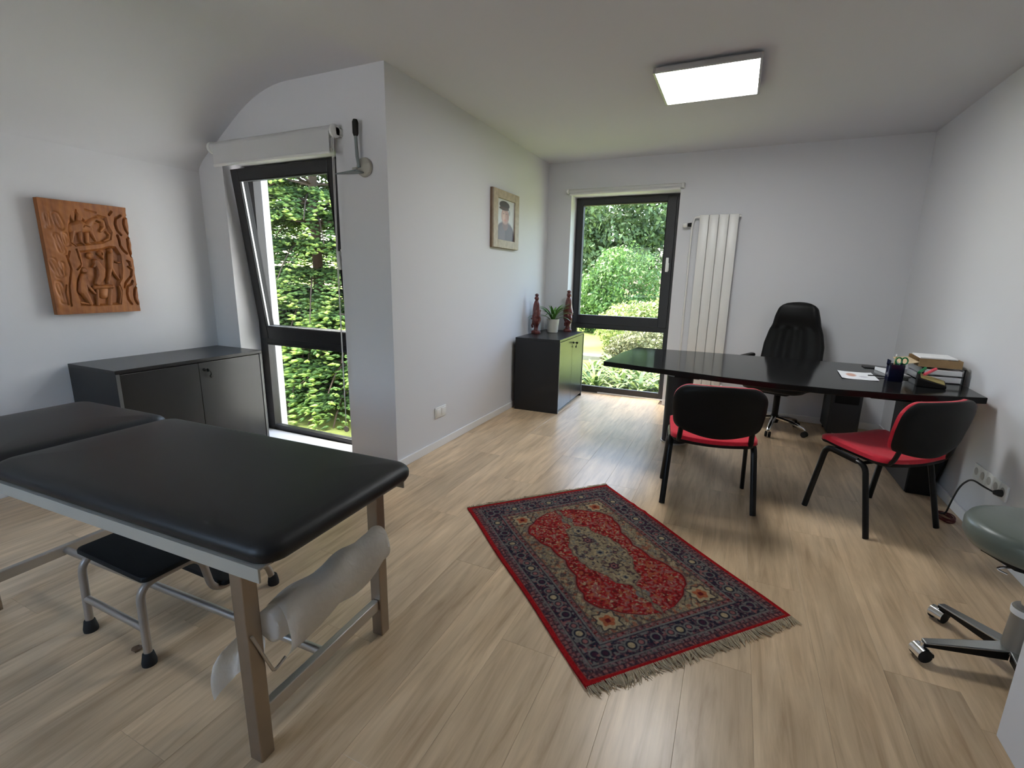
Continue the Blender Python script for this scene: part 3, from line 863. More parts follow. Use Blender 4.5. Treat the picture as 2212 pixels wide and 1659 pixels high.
    fs += [(bord[(i + 1) % nb], bord[i], n0 + i, n0 + (i + 1) % nb) for i in range(nb)]
    fs.append(tuple(n0 + i for i in range(nb)))
    allv = [tuple(p) for p in vs] + bv
    # wood colour: warm brown with darker lower-left stain and ruddier raised carving
    m, n, l, b = new_mat('carved_wood')
    tc = n.new('ShaderNodeTexCoord'); mp = n.new('ShaderNodeMapping'); mp.inputs['Scale'].default_value = (6, 30, 3)
    l.new(tc.outputs['Object'], mp.inputs['Vector'])
    t = n.new('ShaderNodeTexNoise'); t.inputs['Scale'].default_value = 1.5; t.inputs['Detail'].default_value = 6
    l.new(mp.outputs[0], t.inputs['Vector'])
    r = n.new('ShaderNodeValToRGB'); e = r.color_ramp.elements
    e[0].position = 0.3; e[0].color = (0.200, 0.062, 0.015, 1); e[1].position = 0.7; e[1].color = (0.400, 0.142, 0.032, 1)
    l.new(t.outputs['Fac'], r.inputs['Fac']); l.new(r.outputs['Color'], b.inputs['Base Color'])
    b.inputs['Roughness'].default_value = 0.5
    me = bpy.data.meshes.new('carved_plaque'); me.from_pydata(allv, [], fs)
    o = link('carved_plaque', me, m, None, (XL + 0.012, 1.452, 1.008))
    tag(o, 'carved brown wooden relief plaque with figures on the left wall', 'wall carving')
    MB().box(-0.0115, 0.0, 0.16, 0.28, 0.40, 0.48).build('hanger', M['steel'], o, smooth=False)
relief()

# ------------------------------------------------------------------ framed portrait
pf = thing('framed_portrait', 'portrait of a person in a dark cap in a pale wooden frame', 'picture', (XB, 3.74, 1.525))
PW, PH, fwid = 0.515, 0.475, 0.085
frp = MB()
for y0, y1, z0, z1 in ((0, fwid, 0, PH), (PW - fwid, PW, 0, PH), (fwid, PW - fwid, 0, fwid * 0.8), (fwid, PW - fwid, PH - fwid * 0.8, PH)):
    frp.box(0.006, 0.036, y0, y1, z0, z1)
frp.build('frame', M['frame_wood'], pf, smooth=False, bevel=0.003)
MB().box(0.001, 0.022, -0.002, PW + 0.002, -0.002, PH + 0.002).build('backing_board', M['frame_edge'], pf, smooth=False, bevel=0.001)
nxp, nzp = 90, 100
U, V = np.meshgrid(np.linspace(0, 1, nxp), np.linspace(0, 1, nzp))
base = np.zeros(U.shape + (3,)); base[:] = srgb(196, 198, 200)
def paint(mask, c, soft=1.0):
    mm = np.clip(mask, 0, 1)[..., None] * soft
    base[:] = base * (1 - mm) + np.array(c) * mm
def ell(cx, cy, rx, ry, edge=0.12): return (1 - np.sqrt(((U - cx) / rx) ** 2 + ((V - cy) / ry) ** 2)) / edge
rngp = np.random.default_rng(5)
paint(ell(0.48, -0.05, 0.62, 0.56), srgb(84, 72, 84))
paint(ell(0.30, 0.22, 0.30, 0.22), srgb(88, 76, 88))
paint(ell(0.70, 0.20, 0.26, 0.22), srgb(80, 68, 80))
paint(ell(0.30, 0.10, 0.22, 0.36, 0.3), srgb(112, 98, 108), 0.6)
paint(ell(0.72, 0.16, 0.18, 0.30, 0.3), srgb(86, 72, 84), 0.7)
paint(ell(0.47, 0.40, 0.18, 0.16), srgb(120, 92, 94))
paint(ell(0.46, 0.60, 0.235, 0.215), srgb(176, 138, 128))
paint(ell(0.38, 0.58, 0.11, 0.17, 0.5), srgb(214, 180, 166), 0.7)
paint(ell(0.46, 0.50, 0.10, 0.035, 0.4), srgb(196, 120, 108), 0.6)
paint(ell(0.37, 0.655, 0.05, 0.016, 0.5), srgb(110, 86, 84), 0.8); paint(ell(0.54, 0.655, 0.05, 0.016, 0.5), srgb(110, 86, 84), 0.8)
paint(ell(0.45, 0.585, 0.03, 0.06, 0.6), srgb(206, 150, 136), 0.6)
paint(ell(0.62, 0.60, 0.05, 0.12, 0.4), srgb(150, 106, 98), 0.6)
paint(ell(0.42, 0.86, 0.31, 0.105), srgb(58, 50, 56)); paint(ell(0.40, 0.775, 0.30, 0.045), srgb(78, 60, 62))
paint(ell(0.70, 0.70, 0.06, 0.08, 0.4), srgb(70, 60, 64), 0.5)
paint(ell(0.47, 0.05, 0.02, 0.25, 0.5), srgb(70, 58, 70), 0.7)
base *= (0.94 + 0.12 * rngp.random(U.shape))[..., None]
ys = fwid - 0.002 + U * (PW - 2 * fwid + 0.004); zs = 0.8 * fwid - 0.002 + V * (PH - 1.6 * fwid + 0.004)
vsp = np.stack([np.full_like(ys, 0.0235), ys, zs], -1).reshape(-1, 3)
ix = np.arange(nxp * nzp).reshape(nzp, nxp)
fsp = np.stack([ix[:-1, :-1], ix[:-1, 1:], ix[1:, 1:], ix[1:, :-1]], -1).reshape(-1, 4).tolist()
color_mesh('picture', vsp, fsp, base.reshape(-1, 3), M['portrait'], pf)

# ------------------------------------------------------------------ sockets
so = thing('wall_socket', 'white double wall socket and switch plate low on the wall under the portrait', 'wall socket', (XB, 2.875, 0.235))
MB().box(0.0005, 0.010, 0, 0.150, 0, 0.082).build('cover_plate', M['white_plastic'], so, bevel=0.004)
rk = MB().box(0.009, 0.0135, 0.012, 0.062, 0.014, 0.068).build('switch_rocker', M['white_plastic'], so, bevel=0.002)
MB().box(0.009, 0.013, 0.080, 0.136, 0.014, 0.068).build('socket_face', M['white_plastic'], so, bevel=0.002)
ss = thing('socket_strip', 'white five-gang socket strip on the right wall behind the red chair', 'wall socket', (XR, 2.925, 0.262))
for i in range(5):
    c_ = MB().box(-0.011, -0.0005, i * 0.0715, i * 0.0715 + 0.0705, 0, 0.08).build('cover_plate', M['white_plastic'], ss, bevel=0.003)
    MB().lathe([(0.021, -0.0115), (0.021, -0.0108), (0.019, -0.0105)], 20, (0, i * 0.0715 + 0.035, 0.042), axis='x').build('socket_well', M['socket_hole'], c_)
pg = thing('power_cable', 'thin black cable plugged into the socket strip, looping down to the floor', 'cable', (XR - 0.012, 2.96, 0.295))
MB().lathe([(0.010, -0.030), (0.017, -0.012), (0.018, -0.0005)], 16, (0, 0, 0), axis='x').build('plug', M['cable'], pg)
MB().tube(arc_pts([(-0.028, 0, 0), (-0.06, 0.03, 0.012), (-0.075, 0.12, 0.015), (-0.075, 0.22, -0.06), (-0.07, 0.29, -0.18), (-0.07, 0.33, -0.286), (-0.10, 0.40, -0.289)], 0.07, 6), 0.0045, 8).build('cord', M['cable'], pg)
def coil(cx, cy, rx, ry, n, z0, seedv):
    rr = random.Random(seedv); out = []
    for k in range(n * 18):
        a = 2 * PI * k / 18
        s = 1 + 0.18 * math.sin(k * 0.37 + seedv)
        out.append((cx + rx * s * math.cos(a) + 0.010 * math.sin(k * 0.21), cy + ry * s * math.sin(a) + 0.012 * math.cos(k * 0.17), z0 + 0.004 + 0.0007 * k / 4 + 0.003 * math.sin(k * 0.9)))
    return out
tag(MB().tube(coil(1.192, 3.275, 0.040, 0.060, 4, 0.0, 3), 0.0038, 6).build('cable_coil', M['cable_red']), 'dark red cable coiled on the floor beside the red chair', 'cable')
tag(MB().tube(arc_pts([(1.258, 3.72, 0.0055), (1.260, 3.64, 0.13), (1.262, 3.57, 0.30), (1.263, 3.60, 0.45), (1.262, 3.68, 0.60), (1.245, 3.74, 0.668)], 0.1, 6), 0.005, 8).build('desk_cable', M['cable']), 'black cable hanging behind the right desk leg', 'cable')

# ------------------------------------------------------------------ rug
def rug():
    c = np.array([(-1.237 - 0.608 + 0.319 - 0.306) / 4, (2.15 + 2.833 + 1.927 + 1.266) / 4])
    ang = math.atan2(0.683 + 0.661, 0.629 + 0.625)       # short side direction
    hw, hl = 0.460, 0.646
    na, nb = 320, 448
    A, B = np.meshgrid(np.linspace(-hw, hw, na), np.linspace(-hl, hl, nb))
    rng = np.random.default_rng(11)
    def noise(sc_, seed):
        r = np.random.default_rng(seed)
        gx, gy = int(2 * hw / sc_) + 3, int(2 * hl / sc_) + 3
        g = r.random((gy, gx))
        fx = (A + hw) / sc_; fy = (B + hl) / sc_
        ix, iy = fx.astype(int), fy.astype(int); tx, ty = fx - ix, fy - iy
        tx = tx * tx * (3 - 2 * tx); ty = ty * ty * (3 - 2 * ty)
        return (g[iy, ix] * (1 - tx) + g[iy, ix + 1] * tx) * (1 - ty) + (g[iy + 1, ix] * (1 - tx) + g[iy + 1, ix + 1] * tx) * ty
    RED = np.array(srgb(150, 34, 34)); DRED = np.array(srgb(98, 24, 26)); NAVY = np.array(srgb(36, 36, 50)); BEI = np.array(srgb(140, 124, 98))
    PINK = np.array(srgb(142, 92, 88)); GREY = np.array(srgb(112, 110, 104)); PUR = np.array(srgb(62, 34, 50)); CREAM = np.array(srgb(164, 146, 114)); ORG = np.array(srgb(160, 88, 56)); EDGE = np.array(srgb(160, 22, 26))
    col = np.zeros(A.shape + (3,))
    def put(mask, cc, w=1.0):
        mm = np.clip(mask, 0, 1)[..., None] * w
        col[:] = col * (1 - mm) + cc * mm
    def S(x, e=0.004): return np.clip(0.5 + x / e, 0, 1)
    d = np.minimum(hw - np.abs(A), hl - np.abs(B))
    run = np.where((hw - np.abs(A)) < (hl - np.abs(B)), B, A)
    n1, n2, n3 = noise(0.010, 1), noise(0.018, 2), noise(0.04, 3)
    # field
    col[:] = BEI
    put(S(n1 - 0.60, 0.12), GREY, 0.7); put(S(n2 - 0.68, 0.1), CREAM, 0.8); put(S(noise(0.013, 9) - 0.70, 0.1), PUR, 0.7)
    put(S(noise(0.016, 10) - 0.72, 0.1), ORG, 0.6)
    # scroll lines in the field
    sw = np.sin(A * 95 + 2.2 * np.sin(B * 52)) * np.sin(B * 80 + 2.2 * np.sin(A * 60))
    put(S(0.10 - np.abs(sw), 0.1), np.array(srgb(62, 56, 54)), 0.75)
    # red lobed ground
    aa, bb = np.abs(A), np.abs(B)
    t = bb / 0.435
    wline = np.interp(t, [0, 0.16, 0.34, 0.5, 0.62, 0.78, 0.9, 1.0, 1.02], [0.185, 0.188, 0.205, 0.228, 0.236, 0.208, 0.140, 0.055, 0.0])
    wline = wline + 0.014 * np.abs(np.sin(t * 11.5))
    inr = wline - aa
    put(S(inr + 0.010), np.array(srgb(120, 96, 86)))
    put(S(inr + 0.003), DRED); put(S(inr - 0.004), RED)
    fl1 = noise(0.011, 21); fl2 = noise(0.0085, 22)
    inside = S(inr - 0.010)
    put(inside * S(fl1 - 0.66, 0.08), PINK, 0.85); put(inside * S(0.30 - fl1, 0.08), DRED, 0.9); put(inside * S(fl2 - 0.78, 0.06), CREAM, 0.9); put(inside * S(noise(0.014, 23) - 0.76, 0.06), ORG, 0.8)
    for sgn in (-1, 1):
        dd = np.hypot(A / 1.2, B - sgn * 0.325); put(S(0.026 - dd), GREY); put(S(0.014 - dd), BEI)
    # central medallion
    t2 = bb / 0.265
    w2_ = np.interp(t2, [0, 0.25, 0.5, 0.62, 0.72, 0.85, 1.0, 1.01], [0.118, 0.114, 0.090, 0.058, 0.066, 0.050, 0.004, 0.0]) + 0.012 * np.abs(np.sin(t2 * 13))
    inm = w2_ - aa
    put(S(inm + 0.003), np.array(srgb(96, 84, 74))); put(S(inm - 0.003), BEI)
    im = S(inm - 0.008)
    put(im * S(noise(0.012, 31) - 0.62, 0.1), GREY, 0.8); put(im * S(noise(0.012, 32) - 0.70, 0.1), CREAM, 0.9); put(im * S(noise(0.011, 33) - 0.72, 0.08), PUR, 0.8); put(im * S(noise(0.012, 34) - 0.76, 0.08), NAVY, 0.7)
    for ca, cb, r in ((0, 0, 0.030), (0, 0.115, 0.024), (0, -0.115, 0.024), (0, 0.205, 0.022), (0, -0.205, 0.022)):
        dd = np.hypot(A - ca, B - cb); th = np.arctan2(B - cb, A - ca)
        rr = r * (1 + 0.18 * np.cos(6 * th))
        put(S(rr - dd), PUR if abs(cb) == 0.115 else CREAM); put(S(rr * 0.6 - dd), GREY if abs(cb) != 0.115 else PINK); put(S(rr * 0.3 - dd), NAVY)
    for k in range(8):
        th = k * PI / 4 + 0.4; dd = np.hypot(A - 0.07 * math.cos(th), B - 0.075 * math.sin(th)); put(S(0.011 - dd), NAVY, 0.7); put(S(0.005 - dd), PINK, 0.8)
    # corner flowers
    for sa_ in (-1, 1):
        for sb in (-1, 1):
            ca, cb = sa_ * 0.225, sb * 0.410
            u_, v_ = A - ca, B - cb; dd = np.maximum(np.abs(u_), np.abs(v_)) * 0.6 + np.hypot(u_, v_) * 0.4; th = np.arctan2(v_, u_)
            rr = 0.050 * (1 + 0.10 * np.cos(8 * th))
            put(S(rr - dd), np.array(srgb(52, 50, 54)), 0.9); put(S(rr - 0.008 - dd), CREAM); put(S(0.026 * (1 + 0.15 * np.cos(5 * th)) - dd), ORG); put(S(0.011 - dd), DRED)
    # borders
    def band(d0, d1): return S(d - d0, 0.003) * S(d1 - d, 0.003)
    def dashes(d0, d1, per, c0, c1, c2):
        b = band(d0, d1); put(b, c0)
        mid = (d0 + d1) / 2; q = np.abs(((run / per) % 1.0) - 0.5)
        put(b * S(0.34 - q, 0.12) * S((d1 - d0) * 0.36 - np.abs(d - mid), 0.004), c1)
        put(b * S(noise(0.008, 41) - 0.62, 0.1), c2, 0.7); put(b * S(noise(0.006, 42) - 0.66, 0.1), NAVY, 0.6)
    inn = 0.168
    dashes(0.148, inn, 0.030, DRED, PINK, GREY)
    put(band(0.140, 0.149), GREY); put(band(inn - 0.002, inn + 0.005), np.array(srgb(82, 70, 68)))
    put(band(0.060, 0.141), NAVY)
    bn = band(0.064, 0.137)
    put(bn * S(noise(0.007, 54) - 0.58, 0.1), np.array(srgb(92, 70, 74)), 0.8)
    put(bn * S(noise(0.010, 51) - 0.62, 0.1), PUR, 0.9); put(bn * S(noise(0.010, 52) - 0.68, 0.1), GREY, 0.9); put(bn * S(noise(0.011, 53) - 0.74, 0.08), PINK, 0.8)
    for per, off, r, c0 in ((0.215, 0.0, 0.024, CREAM), (0.215, 0.042, 0.017, PINK), (0.215, -0.042, 0.017, PINK), (0.215, 0.1075, 0.019, PUR)):
        q = ((run - off) / per + 0.5) % 1.0 - 0.5
        dd = np.hypot(q * per, d - 0.100)
        put(bn * S(r + 0.003 - dd), GREY); put(bn * S(r - 0.003 - dd), NAVY); put(bn * S(r * 0.55 - dd), c0)
    dashes(0.018, 0.040, 0.021, np.array(srgb(92, 44, 48)), PINK, NAVY)
    dashes(0.040, 0.058, 0.024, np.array(srgb(62, 32, 42)), np.array(srgb(128, 90, 92)), GREY)
    put(band(0.055, 0.061), GREY)
    put(S(0.018 - d, 0.003), EDGE)
    col *= (0.50 + 0.36 * noise(0.0045, 61) + 0.2 * noise(0.009, 62))[..., None]
    # two crease folds across the rug and a curled corner
    Z = 0.007 + 0.0045 * np.exp(-((B - 0.22 - 0.10 * A) / 0.018) ** 2) * (A > -0.5) + 0.0035 * np.exp(-((B - 0.34 - 0.05 * A) / 0.016) ** 2) * S(A, 0.3)
    Z += 0.006 * np.exp(-(((A + hw) / 0.08) ** 2 + ((B + hl) / 0.07) ** 2)) + 0.0006 * np.sin(A * 23) * np.cos(B * 17)
    edge_w = 0.003 * np.sin(B * 9)
    ca_, sa2 = math.cos(ang), math.sin(ang)
    vs = np.stack([A + edge_w * (A / hw), B, Z], -1).reshape(-1, 3)
    ix = np.arange(na * nb).reshape(nb, na)
    fs = np.stack([ix[:-1, :-1], ix[:-1, 1:], ix[1:, 1:], ix[1:, :-1]], -1).reshape(-1, 4).tolist()
    n0 = na * nb
    bord = [int(i) for i in ix[0, :]] + [int(i) for i in ix[1:, -1]] + [int(i) for i in ix[-1, -2::-1]] + [int(i) for i in ix[-2:0:-1, 0]]
    bv = [(vs[i][0], vs[i][1], 0.0008) for i in bord]; nbd = len(bord)
    fs += [(bord[(i + 1) % nbd], bord[i], n0 + i, n0 + (i + 1) % nbd) for i in range(nbd)]
    cols = np.concatenate([col.reshape(-1, 3), np.tile(EDGE * 0.6, (nbd, 1))])
    o = thing('rug', 'small red and navy patterned oriental rug with fringes on the plank floor', 'rug', (float(c[0]), float(c[1]), 0.0), ang)
    color_mesh('rug_pile', np.concatenate([vs, np.array(bv)]), fs, cols, M['rug'], o)
    r = random.Random(4)
    for s in (-1, 1):
        mb = MB()
        for k in range(230):
            x = -hw + (k + r.random()) / 230 * 2 * hw
            ln = r.uniform(0.030, 0.050) if s < 0 else r.uniform(0.018, 0.034)
            sway = r.uniform(-0.016, 0.016) + 0.014 * math.sin(k * 0.11)
            y0 = s * (hl - 0.003); w = r.uniform(0.0016, 0.0028)
            pts = []
            for q in range(4):
                tq = q / 3
                pts.append((x + sway * tq * tq, y0 + s * ln * tq, 0.0065 * (1 - tq) + 0.003 + r.uniform(0, 0.003) * tq))
            mb.tube(pts, w, 4, radii=[w, w, w * 0.9, w * 0.5])
        f = mb.build('fringe', M['fringe'], o); f['kind'] = 'stuff'
rug()

# ------------------------------------------------------------------ examination couch
couch = thing('examination_couch', 'black padded examination couch with metal frame in the foreground', 'couch', (-1.03, 0.68, 0.0), R(2.2))
LG = 0.021
def sq_leg(x, y, h): return MB().box(x - LG, x + LG, y - LG, y + LG, 0.0, h)
for (x, y) in ((0, 0), (0, 0.506), (-1.40, 0), (-1.40, 0.506)):
    sq_leg(x, y, 0.585).build('leg', M['steel_leg'], couch, smooth=False, bevel=0.003)
for x in (0, -1.40):
    MB().box(x - 0.013, x + 0.013, LG, 0.506 - LG, 0.105, 0.145).build('crossbar', M['steel'], couch, smooth=False, bevel=0.003)
MB().tube([(-1.387, 0.24, 0.125), (-0.013, 0.24, 0.125)], 0.0135, 14).build('long_stretcher', M['steel'], couch)
rl = MB().box(-1.70, 0.108, -0.040, -0.034, 0.575, 0.612).box(-1.70, 0.108, -0.034, 0.0, 0.606, 0.612)
rl.build('side_rail', M['painted_metal'], couch, smooth=False, bevel=0.001)
MB().box(-1.70, 0.105, 0.524, 0.530, 0.575, 0.612).build('side_rail', M['painted_metal'], couch, smooth=False, bevel=0.001)
MB().box(0.060, 0.066, -0.033, 0.5235, 0.580, 0.605).build('end_rail', M['desk_black'], couch, smooth=False)
MB().box(-1.70, 0.10, 0.002, 0.523, 0.600, 0.6122).build('base_board', M['desk_black'], couch, smooth=False)
def pad(x0, x1, y0, y1, z0, z1, r, tiltb=None):
    h = z1 - z0
    pr = [(0.022, z0), (0.008, z0 + 0.006), (0.001, z0 + 0.018), (0.0, z0 + 0.03)]
    for k in range(1, 8):
        a = k / 8 * PI / 2
        pr.append((0.055 * (1 - math.cos(a)), z0 + 0.03 + (h - 0.036) * math.sin(a)))
    pr += [(0.085, z1 - 0.003), (0.13, z1 - 0.001), (0.2, z1)]
    return MB().loft((x0 + x1) / 2, (y0 + y1) / 2, x1 - x0, y1 - y0, r, pr, 8, tiltb)
pad(-1.085, 0.142, -0.042, 0.548, 0.6125, 0.680, 0.06).build('cushion', M['leather'], couch, angle=60)
pad(-1.70, -1.092, -0.042, 0.548, 0.6125, 0.682, 0.06).build('head_cushion', M['leather'], couch, angle=60)
MB().tube([(-1.088, -0.03, 0.60), (-1.088, 0.55, 0.60)], 0.006, 6).build('hinge', M['steel'], couch)
hk = MB().tube(arc_pts([(0.024, -0.012, 0.385), (0.030, 0.035, 0.245), (0.033, 0.072, 0.262)], 0.012, 4), 0.0042, 8)
hk.build('roll_holder', M['steel'], couch)

# paper roll hanging on the end of the couch
pr_ = thing('paper_roll', 'translucent crinkled paper roll hanging at the end of the couch', 'paper roll', (-1.03, 0.68, 0.0), R(2.2))
def rollr(a, z): return 1 + 0.05 * math.sin(3 * a + 9 * z) + 0.03 * math.sin(7 * a - 31 * z)
prof_ = [(0.010, 0.026), (0.032, 0.028)] + [(0.043 + 0.003 * math.sin(k * 0.9), 0.031 + 0.442 * k / 16) for k in range(17)] + [(0.032, 0.476), (0.010, 0.478)]
MB().lathe(prof_, 28, (0.030, 0.0, 0.385), axis='y', fn=rollr).build('roll', M['tissue'], pr_, angle=70)
def sheet(fn, nu, nv, th=0.0008):
    return MB().shell(nu, nv, lambda u, v: fn(u, v), lambda u, v: tuple(Vector(fn(u, v)) + Vector((th, 0, 0))))
def fold(u, v):      # loose outer layer draping on the camera side
    y = 0.262 + 0.212 * u
    a = R(120) - v * R(190)
    rr = 0.050 + 0.006 * math.sin(7 * u + 5 * v) + 0.008 * v
    drop = 0.075 * max(0, v - 0.5) * (1 - 0.45 * u)
    return (0.030 + rr * math.cos(a), y + 0.006 * math.sin(9 * v), 0.385 + rr * math.sin(a) - drop - 0.008 * math.sin(5 * u) * v)
sheet(fold, 30, 18).build('loose_layer', M['tissue'], pr_, angle=80)
def tail(u, v):
    # hangs from the roll, past the inner side of the near leg
    top = 0.36 - 0.05 * (1 - (u + 1) / 2)
    x0, x1 = -0.245, -0.03
    s = (u + 1) / 2
    left = -0.10 - 0.15 * math.sin(min(1, v * 1.35) * PI / 2)
    right = -0.040 - 0.01 * v
    x = right + (left - right) * (1 - s)
    zlow = 0.025 + 0.215 * s ** 0.8
    zt = 0.385 - 0.09 * (1 - s)
    return (x, 0.052 + 0.018 * math.sin(5 * u + 4 * v) + 0.01 * v, zt + (zlow - zt) * v)
sheet(tail, 16, 16).build('paper_tail', M['tissue'], pr_, angle=80)

# ------------------------------------------------------------------ step stool
st = thing('step_stool', 'two-step stool with black treads and bent metal tubes under the couch', 'step stool', (-1.81, 0.97, 0.0))
for sx in (-1, 1):
    x = sx * 0.172
    path = arc_pts([(x + sx * 0.004, -0.238, 0.02), (x, -0.232, 0.282), (x, -0.035, 0.285), (x, -0.005, 0.118), (x, 0.212, 0.118), (x + sx * 0.004, 0.238, 0.02)], 0.055, 7)
    MB().tube(path, 0.0125, 12).build('side_tube', M['tube_metal'], st)
    for y in (-0.238, 0.238):
        MB().lathe([(0.0215, 0.0), (0.022, 0.012), (0.0165, 0.042), (0.014, 0.045)], 16, (x + sx * 0.004, y, 0)).build('rubber_foot', M['rubber'], st)
MB().tube([(-0.172, -0.235, 0.130), (0.172, -0.235, 0.130)], 0.0115, 12).build('crossbar', M['steel'], st)
MB().loft(0, -0.140, 0.405, 0.185, 0.022, [(0.004, 0.2975), (0.0, 0.301), (0.0, 0.312), (0.003, 0.316), (0.012, 0.3165)]).build('upper_tread', M['step_pad'], st)
MB().loft(0, 0.105, 0.405, 0.175, 0.022, [(0.004, 0.1305), (0.0, 0.134), (0.0, 0.145), (0.003, 0.149), (0.012, 0.1495)]).build('lower_tread', M['step_pad'], st)

# ------------------------------------------------------------------ desk
ZD = 0.712
desk = thing('desk', 'large black executive desk with a bowed glossy top', 'desk', (0.25, 3.62, 0.0))
front = [(-0.80, 3.285), (-0.70, 3.262), (-0.48, 3.208), (-0.246, 3.155), (-0.03, 3.103), (0.288, 3.062), (0.554, 3.056), (0.80, 3.095), (0.957, 3.130), (1.235, 3.218)]
backp = [(1.247, 3.50), (1.240, 3.75), (1.17, 4.04), (0.90, 4.16), (0.30, 4.165), (-0.30, 4.16), (-0.725, 4.15), (-0.775, 3.80)]
poly = [(x - 0.25, y - 3.62) for x, y in front + backp]
MB().prism(poly, ZD - 0.034, ZD).build('desktop', M['desk_top'], desk, smooth=False, bevel=0.004)
MB().box(-0.46, 0.72, -0.16, 0.26, ZD - 0.082, ZD - 0.0345).build('under_frame', M['desk_black'], desk, smooth=False, bevel=0.004)
# left column: rounded slab
def stadium(cx, y0, y1, r, n=14):
    out = []
    for k in range(n + 1):
        a = PI + PI * k / n; out.append((cx + r * math.cos(a), y0 + r + r * math.sin(a)))
    for k in range(n + 1):
        a = PI * k / n; out.append((cx + r * math.cos(a), y1 - r + r * math.sin(a)))
    return out
lg = MB().prism(stadium(-0.588, 0.205, 0.46, 0.098), 0.012, 0.545)
leg1 = lg.build('leg', M['desk_grey'], desk, angle=30)
MB().prism(stadium(-0.588, 0.198, 0.467, 0.105), 0.0, 0.012).build('foot_plate', M['steel'], leg1, angle=30)
MB().box(-0.62, -0.44, 0.20, 0.40, 0.545, ZD - 0.035).build('leg_block', M['desk_black'], desk, smooth=False)
lg = MB().box(0.842, 0.975, -0.035, 0.46, 0.0, ZD - 0.0345)
leg2 = lg.build('leg', M['desk_black'], desk, smooth=False, bevel=0.004)
MB().box(0.836, 0.8415, -0.030, 0.455, 0.006, ZD - 0.04).build('side_panel', M['desk_grey'], leg2, smooth=False)
MB().box(0.62, 0.835, 0.15, 0.40, ZD - 0.17, ZD - 0.0345).build('drawer_box', M['desk_black'], desk, smooth=False, bevel=0.003)

pc = thing('computer_case', 'dark grey upright case standing on the floor under the right end of the desk', 'computer case', (0.925, 4.86, 0.0))
MB().loft(0, 0, 0.225, 0.36, 0.025, [(0.006, 0.035), (0.0, 0.045), (0.0, 0.43), (0.006, 0.44), (0.012, 0.441)]).build('housing', M['desk_grey'], pc)
for sx in (-1, 1):
    for sy in (-1, 1):
        MB().lathe([(0.014, 0), (0.016, 0.01), (0.014, 0.0352)], 12, (sx * 0.08, sy * 0.14, 0)).build('foot', M['rubber'], pc)
MB().box(-0.085, 0.085, -0.1835, -0.1805, 0.30, 0.40).build('front_panel', M['black_plastic'], pc, smooth=False, bevel=0.001)

